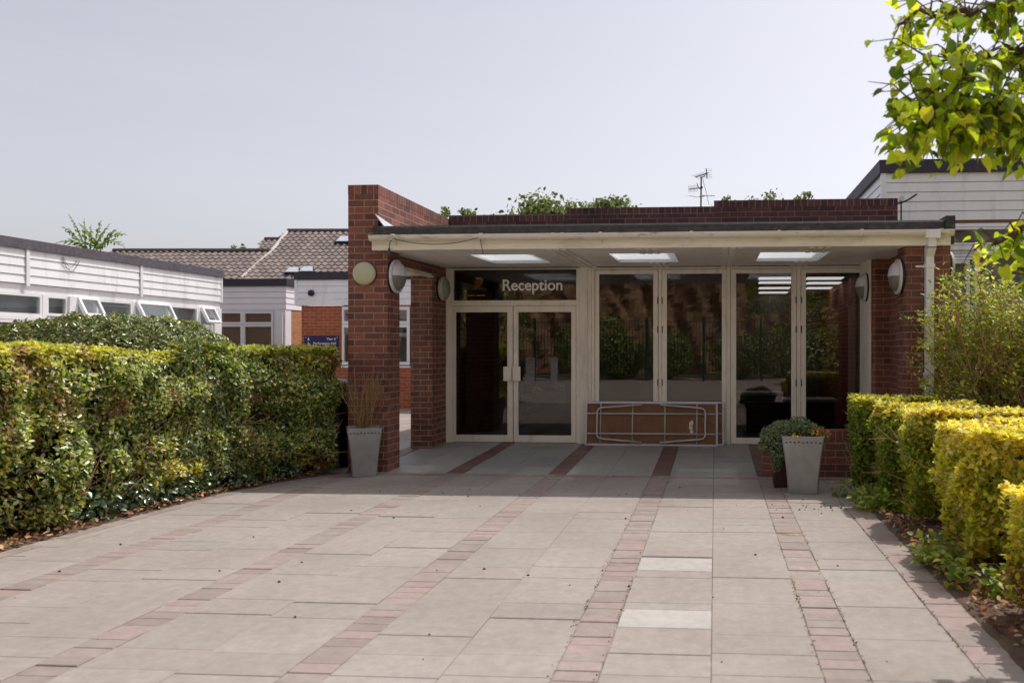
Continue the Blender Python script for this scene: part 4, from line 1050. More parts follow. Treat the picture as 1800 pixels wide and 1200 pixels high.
# ================================================================== TILED ROOF beyond
TR = thing('tiled_house', (-13, 27, 0), 'long house with brown pantiled hipped roof beyond the white blocks', 'building')
PT = math.tan(R(29)); RY, RZ = 24.6, 3.05
def on_roof(u, v, dy=0.0):                       # point of the slope z = RZ + (Y-RY-dy)*PT along the sight line
    a = (u-UC)/F; k = (VC-v)/F
    # X = xc CT - yc ST ; Y = xc ST + yc CT ; xc = a yc ; z = H + k yc
    ky = a*ST+CT
    yc = (RZ-(RY+dy)*PT-H)/(k-ky*PT)
    return Vector(((a*CT-ST)*yc, ky*yc, H+k*yc))
def tile_slope(poly, dy=0.0, name='roof'):
    P = [on_roof(u, v, dy) for u, v in poly]
    x0 = min(p.x for p in P); x1 = max(p.x for p in P); y0 = min(p.y for p in P); y1 = max(p.y for p in P)
    sl = math.hypot(1, PT)
    tw, tl = .24, .30; nx = int((x1-x0)/tw)+1; ny = int((y1-y0)*sl/tl)+1
    sub = 6
    V = []; Fc = []; C = []
    poly2 = [(p.x, p.y) for p in P]
    def inside(x, y):
        r = False; n = len(poly2)
        for i in range(n):
            xa, ya = poly2[i]; xb, yb = poly2[(i+1) % n]
            if (ya > y) != (yb > y) and x < (xb-xa)*(y-ya)/(yb-ya)+xa: r = not r
        return r
    up = Vector((0, -PT, 1)).normalized()
    for j in range(ny):
        ya = y0+j*tl/sl; yb = min(ya+(tl+.02)/sl, y1+.05)
        off = 0
        for i in range(nx):
            xa = x0+i*tw
            if not inside(xa+tw/2, min((ya+yb)/2, y1-.001)): continue
            cc = random.choice([lin(134, 120, 114), lin(122, 109, 105), lin(144, 128, 120), lin(128, 117, 113)])
            b = len(V)
            for s in range(sub+1):
                t = s/sub; h = .030*math.cos(2*math.pi*t)+.03
                x = xa+t*tw
                for (yy, lift) in ((ya, .034), (ya, .004), (yb, .0)):
                    zz_ = RZ+(yy-RY-dy)*PT
                    q = Vector((x, yy, zz_))+up*(h+lift); V.append(tuple(q)); C.append(cc[:3])
            for s in range(sub):
                a = b+s*3; c = a+3
                Fc += [(a, c, c+2, a+2), (a+1, c+1, c, a)]
    me = bpy.data.meshes.new(name); L = root_loc(TR)
    me.from_pydata([(x-L.x, y-L.y, zz_-L.z) for x, y, zz_ in V], [], Fc); me.materials.append(M['tile']); set_cols(me, np.array(C))
    me.polygons.foreach_set('use_smooth', [False]*len(me.polygons))
    o = bpy.data.objects.new(name, me); COL.objects.link(o); o.parent = TR
    # solid backing and far slope
    mb = MB(); dn = Vector((0, 0, -.08))
    mb.poly([p+dn for p in P])
    top = [p for p in P if p.y > y1-.4]
    if len(top) >= 2:
        a, b = min(top, key=lambda p: p.x), max(top, key=lambda p: p.x)
        mb.poly([a+Vector((0, 0, .0)), b+Vector((0, 0, .0)), b+Vector((0, 4, -4*PT)), a+Vector((0, 4, -4*PT))])
    mb.build('roof_deck', M['felt_dark'], o, recalc=False)
    return o, P
m1, P1 = tile_slope([(506, 408), (760, 408), (760, 505), (405, 505), (424, 490), (478, 443)])
m2, P2 = tile_slope([(200, 443), (476, 443), (422, 490), (405, 505), (200, 505)], .05)
m3, P3 = tile_slope([(466, 422.5), (500, 422.5), (480, 446), (446, 446)], 2.2)
def ridge(par, a, b, r=.09, mat='tile'):
    mb = MB(); n = max(2, int((b-a).length/.45)); 
    for k in range(n):
        p = a+(b-a)*k/n; q = a+(b-a)*(k+.96)/n; mb.tube([p, q], r, 8)
    o = mb.build('ridge', M['ridge'], par); return o
M['ridge'] = plain('ridge tile', lin(98, 84, 82), .85, var=.2)
M['mortar_line'] = plain('pale valley line', lin(205, 195, 185), .8, var=.1)
u_ = Vector((0, 0, .05))
ridge(m1, P1[0]+u_, P1[1]+u_); ridge(m2, P2[0]+u_, P2[1]+u_); ridge(m3, P3[0]+u_, P3[1]+u_)
mb = MB(); mb.tube([P1[5]+u_, P1[4]+u_], .045, 6); mb.build('valley', M['mortar_line'], m1)
mb = MB(); mb.tube([P1[0]+u_, P1[5]+u_], .06, 6); mb.build('hip', M['mortar_line'], m1)
def rooflight(u0, u1, v0, v1):
    a, b, c, d = on_roof(u0-5, v1), on_roof(u1, v1), on_roof(u1, v0), on_roof(u0+4, v0); up = Vector((0, -PT, 1)).normalized()
    mb = MB(); mb.hexa([a+up*.04, b+up*.04, c+up*.04, d+up*.04, a+up*.14, b+up*.14, c+up*.14, d+up*.14]); o = mb.build('roof_window', M['steel_dark'], TR)
    mb = MB(); k = .12; q = [p.lerp((a+b+c+d)/4, k)+up*.145 for p in (a, b, c, d)]; q2 = [p+up*.01 for p in q]; mb.hexa(q+q2); mb.build('pane', M['lead'], o)
rooflight(594, 632, 421, 431); rooflight(506, 528, 476, 485.5); rooflight(531, 553, 474.5, 484)
mb = MB(); mb.box(at(200, 1, 26).x, at(760, 1, 26).x, RY+.6, RY+1.0, -.05, 3.3); mb.build('wall', M['brick_orange'], TR)

# ================================================================== AERIAL
an = thing('aerial', at(1232, 370, 17.0), 'thin television aerial mast with three arms above the roof parapet', 'aerial')
YA = 17.0; A = lambda u, v, dy=0: at(u, v, YA+dy)
mb = MB(); mb.tube([A(1231.7, 400), A(1232.6, 311)], [.018, .016], 8); mb.build('mast', M['steel_dark'], an)
mb = MB(); mb.tube([A(1222, 311.5), A(1245.5, 304)], .011, 6); mb.tube([A(1232.5, 313), A(1239, 309)], .009, 6)
mb.tube([A(1241.6, 296.5), A(1242.8, 314)], .010, 6)
for k in range(8):
    p = A(1222.5, 311.3).lerp(A(1241, 305.5), k/7); mb.tube([p+Vector((-.07, -.1, .015)), p+Vector((.07, .1, -.015))], .0035, 4)
for v in (297.5, 300.5, 304.5, 307.5, 310.5, 313.5): mb.tube([A(1238, v-.3), A(1252, v+.3)], .0025, 4)
mb.build('upper_array', M['steel_dark'], an)
mb = MB(); mb.tube([A(1210.5, 332.8), A(1232, 330.2)], .010, 6); mb.tube([A(1225, 322), A(1228, 329.5)], .008, 6)
for k in range(7):
    p = A(1211, 332.6).lerp(A(1226, 331), k/6); mb.tube([p+Vector((0, -.12, .05)), p+Vector((0, .12, -.05))], .0035, 4)
mb.tube([A(1229, 331.5), A(1235.5, 329)], .02, 6); mb.build('middle_array', M['steel_dark'], an)
mb = MB(); mb.tube([A(1212, 344), A(1226, 347), A(1232, 345), A(1240, 343.5)], .007, 6); mb.tube([A(1204, 344.5), A(1220, 345)], .003, 4); mb.tube([A(1238, 344), A(1257, 344.5)], .009, 6); mb.tube([A(1230, 345), A(1238, 344.5)], .02, 6); mb.build('lower_array', M['rail'], an)
mb = MB(); mb.tube([A(1235.5, 314), A(1237, 322), A(1242, 340), A(1246, 360)], .005, 5); mb.build('stay_wire', M['steel_dark'], an)

# ================================================================== HEDGES
def path_frames(path):
    P = [Vector((*p, 0)) for p in path]; seg = [(b-a).length for a, b in zip(P, P[1:])]
    cum = np.concatenate([[0], np.cumsum(seg)]); return P, cum
def hedge_sample(path, depth, zf, dens, end_w=1.0, back_w=.25, z0=.06):
    """points and outward normals on the clipped body; zf(s) gives the top height; dens = leaves per square metre"""
    P, cum = path_frames(path); L = cum[-1]; X = np.array([p.x for p in P]); Y = np.array([p.y for p in P])
    def pos(s): return np.stack([np.interp(s, cum, X), np.interp(s, cum, Y)], 1)
    def nor(s):
        d = pos(np.minimum(s+.15, L))-pos(np.maximum(s-.15, 0)); d /= np.linalg.norm(d, axis=1, keepdims=True)
        return np.stack([d[:, 1], -d[:, 0]], 1)
    out_p, out_n = [], []
    zm = zf(np.array([L/2]))[0]
    def add(s, w_, z, n3):
        p2 = pos(s); n2 = nor(s); p = np.concatenate([p2-n2*w_[:, None], z[:, None]], 1)
        out_p.append(p); out_n.append(n3(n2))
    k = int(L*zm*dens); s = RNG.uniform(0, L, k); z = z0+RNG.uniform(0, 1, k)*(zf(s)-z0)
    add(s, np.zeros(k), z, lambda n2: np.concatenate([n2, np.zeros((k, 1))], 1))
    k2 = int(L*depth*dens); s = RNG.uniform(0, L, k2); w_ = RNG.uniform(0, depth, k2)
    add(s, w_, zf(s), lambda n2: np.tile([0, 0, 1.0], (k2, 1)))
    k3 = int(L*zm*dens*back_w); s = RNG.uniform(0, L, k3); z = z0+RNG.uniform(0, 1, k3)*(zf(s)-z0)
    add(s, np.full(k3, depth), z, lambda n2: np.concatenate([-n2, np.zeros((k3, 1))], 1))
    for e in (0, L):
        k4 = int(depth*zm*dens*end_w); s = np.full(k4, float(e)); w_ = RNG.uniform(0, depth, k4); z = z0+RNG.uniform(0, 1, k4)*(zf(s)-z0)
        sg_ = -1 if e == 0 else 1
        add(s, w_, z, lambda n2: np.stack([-n2[:, 1]*sg_, n2[:, 0]*sg_, np.zeros(k4)], 1))
    return np.concatenate(out_p), np.concatenate(out_n)
def hedge_core(path, depth, zf, inset, parent, name='branch_mass', mat='core', z0=.03):  # solid dark core standing for the shaded inside of the hedge
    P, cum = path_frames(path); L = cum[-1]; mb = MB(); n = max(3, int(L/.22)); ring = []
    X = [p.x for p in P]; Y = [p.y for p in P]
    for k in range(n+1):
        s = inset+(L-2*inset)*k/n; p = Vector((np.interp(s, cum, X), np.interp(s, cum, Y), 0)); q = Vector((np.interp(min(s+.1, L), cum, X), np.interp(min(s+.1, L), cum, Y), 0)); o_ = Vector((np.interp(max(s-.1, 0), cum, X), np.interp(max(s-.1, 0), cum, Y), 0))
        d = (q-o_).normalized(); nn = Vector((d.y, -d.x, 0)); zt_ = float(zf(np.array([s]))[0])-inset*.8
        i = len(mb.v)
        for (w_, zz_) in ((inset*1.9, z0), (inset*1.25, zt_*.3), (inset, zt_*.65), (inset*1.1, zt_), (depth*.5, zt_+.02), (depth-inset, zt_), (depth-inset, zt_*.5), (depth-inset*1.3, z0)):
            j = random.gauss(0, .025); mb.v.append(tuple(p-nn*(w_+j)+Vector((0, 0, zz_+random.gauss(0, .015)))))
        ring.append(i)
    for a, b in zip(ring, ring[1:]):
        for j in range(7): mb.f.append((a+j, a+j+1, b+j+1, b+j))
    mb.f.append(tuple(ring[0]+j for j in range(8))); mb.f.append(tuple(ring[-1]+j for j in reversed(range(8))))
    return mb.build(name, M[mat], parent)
def twigs(parent, P, Nn, n, ln, rad, mat, name='twigs', lift=.6):
    mb = MB(); idx = RNG.choice(np.nonzero(P[:, 2] < P[:, 2].max()-.3)[0], n)
    for i in idx:
        p = Vector(P[i])-Vector(Nn[i])*random.uniform(.03, .14); d = Vector(Nn[i])*random.uniform(.1, .5)+Vector((random.gauss(0, .5), random.gauss(0, .5), lift+random.gauss(0, .4))); d.normalize()
        l_ = ln*random.uniform(.5, 1.4); m_ = p+d*l_*.5+Vector((random.gauss(0, .015), random.gauss(0, .015), random.gauss(0, .015)))
        mb.tube([p, m_, p+d*l_], [rad, rad*.8, rad*.5], 4, False)
    return mb.build(name, M[mat], parent)
def hedge(name, path, depth, zf, dens, size, pals, mat, label, cat='hedge', group=None, seed=1, gap=.9, lump=.06, inset=.16, width=.55, nt_=260, top_pal=None, undercut=.10, shape=DIAMOND, dead=None, low=.25, yth=.62, round_=.05, hollow=.2):
    mid_ = path[len(path)//2]
    t = thing(name, (mid_[0], mid_[1], 0), label, cat, group)
    P, Nn = hedge_sample(path, depth, zf, dens)
    side = Nn[:, 2] < .5
    # rounded shoulders, lumps, ragged undercut foot
    zt_ = P[:, 2].max()
    P = P-Nn*(np.clip(1-(zt_-P[:, 2])/(round_*2.2), 0, 1)**2*side*round_)[:, None]
    P = P-Nn*(np.clip(1-P[:, 2]/low, 0, 1)*undercut*side)[:, None]
    n1 = sines(P, 4.2, seed); n2 = sines(P, 11, seed+1); n3 = sines(P, 2.4, seed+2)
    P = P+Nn*(lump*n1*np.where(side, 1, .35)+lump*.6*n2*np.where(side, 1, .4))[:, None]
    n4 = sines(P, 19, seed+4)
    keep = (.7*n2+.6*n4+.4*n1 > -gap) | (RNG.uniform(size=len(P)) < .22)
    # sparse foot
    keep &= (P[:, 2] > .10) | (RNG.uniform(size=len(P)) < .35)
    inn = RNG.exponential(.035, len(P)); P = P-Nn*np.minimum(inn, .16)[:, None]
    holl = np.clip(sines(P, 5.5, seed+8)-.35+.5*np.clip(.9-P[:, 2]/max(.2, zt_), -.3, .6), 0, 1)*side; P = P-Nn*(holl*hollow)[:, None]
    P, Nn, side, n1, n2, n3 = P[keep], Nn[keep], side[keep], n1[keep], n2[keep], n3[keep]
    k = len(P)
    ln = Nn*.6+RNG.normal(0, .55, (k, 3))+np.array([.12, 0, .62])
    base, yel, brown = pals
    c = palette(k, base)
    sel = (n3+RNG.normal(0, .45, k)) > yth; c[sel] = palette(int(sel.sum()), yel)
    if top_pal:
        tp = RNG.uniform(size=k) < np.clip(1.05-(zt_-P[:, 2])/.20, 0, .8); c[tp] = palette(int(tp.sum()), top_pal)
    br_ = (sines(P, 8, seed+5)+RNG.normal(0, .45, k) > (1.15 if dead is None else dead)); c[br_] = palette(int(br_.sum()), brown)
    fo = leaves('foliage', P, ln, RNG.uniform(.65, 1.3, k)*size, c, M[mat], t, shape, width, up=.7)
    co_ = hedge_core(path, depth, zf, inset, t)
    tw_ = twigs(t, P[side], Nn[side], nt_, .26, .004, 'twig')
    bm = bmesh.new(); bm.from_mesh(co_.data); n0 = len(bm.faces); bm.from_mesh(tw_.data); bm.faces.ensure_lookup_table()
    for f in bm.faces[n0:]: f.material_index = 1
    bm.to_mesh(co_.data); bm.free(); co_.data.materials.append(M['twig']); bpy.data.objects.remove(tw_)
    return t, P, Nn
GREEN = [lin(170, 182, 84), lin(192, 198, 100), lin(140, 158, 74), lin(210, 212, 138), lin(104, 126, 60), lin(74, 94, 48), lin(62, 80, 42), lin(226, 228, 190)]  # palest tone paints bright leaf glints into the colour
YELL = [lin(212, 200, 88), lin(224, 204, 76), lin(198, 190, 92)]
BROWN = [lin(168, 128, 92), lin(186, 148, 106), lin(140, 108, 76), lin(150, 140, 80)]
c_ = lambda h: (lambda s: np.full(len(s), h))
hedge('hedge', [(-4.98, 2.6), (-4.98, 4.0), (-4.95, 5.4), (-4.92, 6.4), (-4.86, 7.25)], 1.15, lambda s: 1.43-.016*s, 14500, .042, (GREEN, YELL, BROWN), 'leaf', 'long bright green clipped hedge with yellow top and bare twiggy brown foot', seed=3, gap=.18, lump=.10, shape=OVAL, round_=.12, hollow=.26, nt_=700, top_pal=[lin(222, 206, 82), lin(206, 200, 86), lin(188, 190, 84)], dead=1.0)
hedge('hedge', [(-4.86, 7.22), (-4.72, 7.65), (-4.56, 8.05), (-4.36, 8.42), (-4.19, 8.56)], 1.0, lambda s: 1.44-.03*s, 15500, .040, ([lin(156, 172, 80), lin(178, 188, 92), lin(126, 148, 68), lin(96, 118, 58), lin(74, 94, 48), lin(60, 78, 42), lin(212, 216, 172)], YELL, BROWN), 'leaf', 'clipped hedge ending in a dark green square corner beside the black post bin', seed=9, gap=.38, lump=.06, shape=OVAL, nt_=420, top_pal=[lin(204, 198, 90), lin(180, 184, 84), lin(156, 168, 76)], yth=1.15, dead=1.25, hollow=.13, round_=.09)  # last green is a painted leaf glint
# dark glossy dome behind
dm = thing('dome_hedge', (-6.1, 7.9, 0), 'dark glossy rounded evergreen bush rising above the clipped hedges', 'bush')
k = 48000; d = RNG.normal(size=(k, 3)); d[:, 2] = np.abs(d[:, 2]); d /= (np.abs(d)**3.2).sum(1, keepdims=True)**(1/3.2)
rad = np.array([1.42, .95, 1.66]); P = d*rad*(1+.025*sines(d*rad, 5, 21)+.012*sines(d*rad, 14, 22))[:, None]
gd = d/rad**.5; P = P-gd*RNG.exponential(.03, k)[:, None]+np.array([-6.2, 7.85, .05])
kp = P[:, 2] > .15
leaves('foliage', P[kp], (gd*.8+RNG.normal(0, .5, (k, 3))+np.array([0, 0, .3]))[kp], RNG.uniform(.7, 1.25, kp.sum())*.042, palette(int(kp.sum()), [lin(108, 122, 66), lin(128, 140, 74), lin(90, 104, 62), lin(168, 172, 90), lin(164, 134, 96)], [5, 4, 3, 3, 1]), M['leaf_gloss'], dm, OVAL, .55, up=.6)
mb = MB(); rings = []
for j in range(7):
    t_ = j/6; i = len(mb.v)
    for q in range(20):
        a = 2*math.pi*q/20; cs_ = (1-t_**3.2)**(1/3.2); ca = math.cos(a); sa = math.sin(a); nn = (abs(ca)**3.2+abs(sa)**3.2)**(1/3.2)
        mb.v.append((-6.2+1.22*cs_*ca/nn, 7.85+.78*cs_*sa/nn, .05+1.48*t_))
    rings.append(i)
for a, b in zip(rings, rings[1:]):
    for q in range(20): mb.f.append((a+q, a+(q+1) % 20, b+(q+1) % 20, b+q))
mb.build('branch_mass', M['core'], dm)  # solid core, inner shade of the bush painted as its dark colour
# glossy laurel-like growth where the dome breaks the front of the hedge row
k = 3200; s = RNG.uniform(0, 1, k); P = np.stack([-4.9+.10*s, 6.95+.55*s, RNG.uniform(.35, 1.5, k)], 1); P[:, 0] += .07*sines(P, 7, 31)+.04-RNG.exponential(.04, k)
kp = sines(P, 4, 33) > -.5; P = P[kp]
leaves('side_growth', P, np.array([.9, -.2, .3])+RNG.normal(0, .5, P.shape), RNG.uniform(.7, 1.25, len(P))*.044, palette(len(P), [lin(108, 124, 68), lin(128, 142, 76), lin(90, 108, 62), lin(164, 172, 90)], [5, 4, 3, 3]), M['leaf_gloss'], dm, OVAL, .55, up=.4)
# ivy at the foot of the left hedges, each with its own long bare stems
iv = thing('ivy', (-4.7, 7.4, 0), 'dark ivy creeping under the left hedge near the path edge', 'ivy')
k = 800; y = RNG.uniform(5.9, 8.3, k); xe = np.interp(y, [p[1] for p in EDGE], [p[0] for p in EDGE])
P = np.stack([xe-.05-RNG.exponential(.12, k), y, np.abs(RNG.normal(.06, .1, k))+.015], 1)
leaves('foliage', P, np.array([.5, -.3, .7])+RNG.normal(0, .4, P.shape), RNG.uniform(.03, .06, k), palette(k, [lin(56, 78, 48), lin(72, 94, 56), lin(86, 108, 66), lin(50, 66, 46)]), M['leaf_gloss'], iv, HEART, .8)
mb = MB()
for q in range(40):
    y = random.uniform(5.6, 8.2); xe = float(np.interp(y, [p[1] for p in EDGE], [p[0] for p in EDGE])); b0 = Vector((xe-.35, y, .02)); e = b0+Vector((random.uniform(.12, .34), random.gauss(0, .25), random.uniform(.25, .7)))
    mb.tube([b0, b0.lerp(e, .5)+Vector((.05, random.gauss(0, .04), -.02)), e], [.009, .007, .003], 5, False)
mb.build('stems', M['twig'], iv)

# golden clipped shrubs along the right of the path
GOLD = [lin(206, 202, 76), lin(188, 190, 70), lin(220, 208, 84), lin(162, 174, 64), lin(230, 214, 102)]
GTOP = [lin(240, 222, 132), lin(232, 214, 104), lin(246, 230, 166), lin(222, 206, 94)]
GGRN = [lin(152, 164, 66), lin(172, 178, 70), lin(128, 146, 60), lin(192, 188, 76)]
def gold(u0, vt, yn, yf, xw, label, seed, pal, gtop=GTOP, zfix=None, yth=.62):
    x0 = 1.44
    a = at(u0, vt, (yn*.6+yf*.4)); ztop = zfix or a.z; x0 = at(u0, vt, yf).x+.03
    t, P, Nn = hedge('clipped_shrub', [(x0, yf), (x0, (yn+yf)/2), (x0, yn)], xw, c_(ztop), 11500, .042, (pal, GOLD, BROWN), 'leaf_gold', label, 'shrub', 'golden clipped shrubs edging the right bed', seed, gap=.5, lump=.06, inset=.17, hollow=.1, yth=yth, width=.62, nt_=160, top_pal=gtop, round_=.11, undercut=.24, shape=OVAL, low=.5)
    mb = MB()
    for q in range(9):
        b0 = Vector((x0+xw*.5+random.gauss(0, .1), (yn+yf)/2+random.gauss(0, .08), -.01)); e = Vector((x0+xw*random.uniform(.15, .85), random.uniform(yn+.08, yf-.08), ztop*.7)); mb.tube([b0, b0.lerp(e, .5), e], [.016, .011, .006], 6)
    mb.build('stems', M['bark'], t); return t
gold(1487, 698, 7.55, 7.98, .75, 'farthest and greenest clipped shrub of the right row next to the low brick wall', 41, [lin(132, 152, 66), lin(150, 164, 70), lin(112, 136, 60)], [lin(222, 214, 104), lin(200, 198, 92)], yth=1.6)
gold(1533, 712, 6.98, 7.38, .85, 'second clipped shrub of the right row, behind the widest shrub', 47, [lin(140, 158, 66), lin(158, 170, 68), lin(118, 140, 60)], yth=1.3)
gold(1575, 722, 6.18, 6.74, 1.0, 'third and widest clipped shrub of the right row, in front of the loose tall shrub', 53, GGRN, yth=1.0)
gold(1640, 752, 4.95, 5.72, 1.15, 'large golden clipped shrub in the right foreground', 59, GOLD)
gold(1748, 868, 3.72, 4.4, .9, 'nearest golden shrub cut off by the right edge of the picture', 67, GOLD, zfix=.68)
gold(1744, 700, 6.6, 7.3, .9, 'low far right hedge piece behind the large golden shrub', 71, [lin(70, 90, 40), lin(90, 108, 44)], zfix=.84).location.x += .35
# small runners sprawling on to the path
for (sp_, yr, lab) in ((((1.30, 7.05, .10, 90), (1.45, 6.95, .12, 110), (1.62, 6.9, .15, 120), (1.36, 7.35, .10, 60), (1.2, 7.62, .07, 40), (1.6, 7.5, .16, 120)), (6.8, 7.6), 'small yellow green runners sprawling on the paving below the greenest clipped shrubs'),
                      (((1.36, 5.2, .09, 70), (1.44, 5.0, .10, 80), (1.5, 5.4, .14, 120), (1.42, 4.75, .05, 50), (1.6, 4.6, .12, 90)), (4.6, 5.4), 'small yellow green runners at the foot of the large golden shrub')):
    rn = thing('ground_cover', (1.45, sum(yr)/2, 0), lab, 'plant'); P = []
    for (x, y, r, n_) in sp_:
        q = RNG.normal(size=(n_, 3))*[r*.6, r*.6, .045]; P.append(q+[x, y, .085])
    P = np.concatenate(P); P[:, 2] = np.maximum(P[:, 2], .015)
    leaves('foliage', P, np.array([0, -.2, 1.0])+RNG.normal(0, .45, P.shape), RNG.uniform(.03, .06, len(P)), palette(len(P), [lin(160, 174, 66), lin(132, 156, 62), lin(194, 190, 84), lin(98, 128, 58)]), M['leaf_gold'], rn, HEART, .7)
    mb = MB()
    for q in range(12):
        b0 = Vector((random.uniform(1.5, 1.9), random.uniform(*yr), .01)); e = b0+Vector((-random.uniform(.1, .35), random.gauss(0, .12), random.uniform(.04, .14))); mb.tube([b0, b0.lerp(e, .5)+Vector((0, 0, .05)), e], .003, 4)
    mb.build('stems', M['twig'], rn)

# tall loose shrub in front of the right block
ls = thing('tall_shrub', (2.85, 8.2, 0), 'tall loose shrub with bare twiggy middle beside the white downpipe', 'shrub')
base = Vector((2.72, 7.95, 0)); mb = MB(); P, Nn, AX = [], [], []
mb.tube([base, base+Vector((-.06, 0, .35)), base+Vector((-.14, .02, .72))], [.045, .036, .028], 8)
lim = []
for k in range(190):
    a = random.uniform(0, 6.28); r = random.uniform(.1, 1)**.6
    tip = Vector((2.98+1.0*r*math.cos(a), 8.12+.50*r*math.sin(a), random.uniform(1.0, 2.22)-.10*r))
    if tip.x < 2.2: tip.z = random.uniform(.7, 2.0)
    b0 = base+Vector((random.gauss(.15, .28), random.gauss(.05, .14), random.uniform(.03, .5)))
    m1_ = b0.lerp(tip, .4)+Vector((random.gauss(0, .06), random.gauss(0, .06), random.uniform(0, .1))); m2_ = b0.lerp(tip, .75)+Vector((random.gauss(0, .05), random.gauss(0, .05), .02))
    mb.tube([b0, m1_, m2_, tip], [.012, .008, .006, .003], 5, False); lim.append((m1_, m2_, tip))
    for s in range(7):
        q = m1_.lerp(tip, random.uniform(.0, 1)); e = q+Vector((random.gauss(0, .13), random.gauss(0, .10), random.uniform(.0, .2))); mb.tube([q, e], [.0035, .002], 4, False)
        n_ = 13 if e.z > 1.35 else (9 if random.random() < .6 else 2)
        for z_ in range(n_): P.append(q.lerp(e, random.uniform(.3, 1.05))+Vector((random.gauss(0, .03), random.gauss(0, .03), random.gauss(0, .02)))); Nn.append((random.gauss(.1, .5), random.gauss(-.2, .5), random.uniform(.5, 1.2)))
    for z_ in range(16): P.append(tip+Vector((random.gauss(0, .06), random.gauss(0, .06), random.gauss(-.03, .07)))); Nn.append((random.gauss(0, .6), random.gauss(-.2, .6), random.uniform(.2, 1)))
mb.build('stems', M['twig'], ls)
P = np.array(P); leaves('foliage', P, np.array(Nn), RNG.uniform(.035, .06, len(P)), palette(len(P), [lin(186, 190, 80), lin(156, 170, 72), lin(126, 146, 64), lin(206, 202, 104), lin(178, 136, 94)], [4, 4, 3, 2.5, .9]), M['leaf_gold'], ls, OVAL, .5, up=.8)
# lower dense shrub growth further right in the bed
for (x, y, sx_, sz_, lab, sd) in ((4.3, 8.3, .75, 1.5, 'dense green shrub at the far right behind the clipped row', 5), (5.6, 9.0, .9, 1.7, 'farthest right green shrub below the windows of the right block', 6), (3.6, 6.2, .8, 1.0, 'low round shrub in the bed behind the large golden shrub', 7), (5.4, 6.6, .9, 1.3, 'round green shrub deep in the bed away from the path', 8)):
    t = thing('shrub', (x, y, 0), lab, 'shrub'); k = 7000
    d = RNG.normal(size=(k, 3)); d /= np.linalg.norm(d, axis=1, keepdims=True); P = d*np.array([sx_, .6, sz_*.5])*(1+.12*sines(d, 3, sd))[:, None]*(RNG.uniform(.6, 1, (k, 1))**.4)+np.array([x, y, sz_*.52])
    leaves('foliage', P, d+RNG.normal(0, .6, (k, 3)), RNG.uniform(.03, .06, k), palette(k, GGRN+[lin(150, 160, 60)]), M['leaf'], t, OVAL, .5)
    mb = MB()
    for q in range(14): e = Vector((x+random.gauss(0, sx_*.4), y+random.gauss(0, .2), sz_*.7)); mb.tube([(x+random.gauss(0, .1), y, -.02), e], [.014, .006], 5)
    mb.build('stems', M['bark'], t)

# ================================================================== LIME TREE, its boughs over the right of the picture
lt = thing('lime_tree', (4.6, 4.4, 0), 'lime tree hanging sunlit yellow green leaves over the taller white block', 'tree')
mb = MB(); mb.tube([(4.6, 4.4, -.05), (4.58, 4.4, 1.2), (4.5, 4.38, 2.6), (4.45, 4.4, 4.2), (4.4, 4.4, 5.6)], [.17, .145, .13, .1, .05], 12); mb.build('trunk', M['bark'], lt, True)
BO = []
def bough(pts, r0, n_side, spread, n_leaf):
    pts = [Vector(p) for p in pts]; fine = [pts[0]]
    for a, b in zip(pts, pts[1:]):
        for q in (.25, .5, .75, 1): fine.append(a.lerp(b, q)+Vector((random.gauss(0, .03), random.gauss(0, .03), random.gauss(0, .03)))*(q < 1))
    pts = fine
    mbx.tube(pts, [r0*(1-.8*i/(len(pts)-1)) for i in range(len(pts))], 6, False)
    for k in range(n_side+44):
        t_ = (random.uniform(.35, 1) if k < n_side else random.uniform(.05, .5))*(len(pts)-1); i = min(int(t_), len(pts)-2); p = pts[i].lerp(pts[i+1], t_-i)
        d = (pts[i+1]-pts[i]).normalized()+Vector((random.gauss(0, .8), random.gauss(0, .6), random.gauss(-.25, .5))); d.normalize(); l_ = random.uniform(.15, .42)*spread
        e = p+d*l_; m_ = p.lerp(e, .5)+Vector((0, 0, .03)); mbx.tube([p, m_, e+Vector((0, 0, -.03))], [.0045, .0035, .0015], 4, False)
        for q in range(n_leaf):
            s = random.uniform(.15, 1.05); x = p.lerp(e, s)+Vector((random.gauss(0, .02), random.gauss(0, .02), random.gauss(-.02, .02))); LP.append(x)
            LN.append((random.gauss(0, .55), random.gauss(-.35, .5), random.gauss(.55, .45))); LA.append((d.x*.4+random.gauss(0, .4), d.y*.4+random.gauss(0, .4), -.9+random.gauss(0, .35)))
LP, LN, LA = [], [], []; mbx = MB()
T_ = Vector((4.48, 4.38, 2.9))
def B(u, v, Y): return at(u, v, Y)
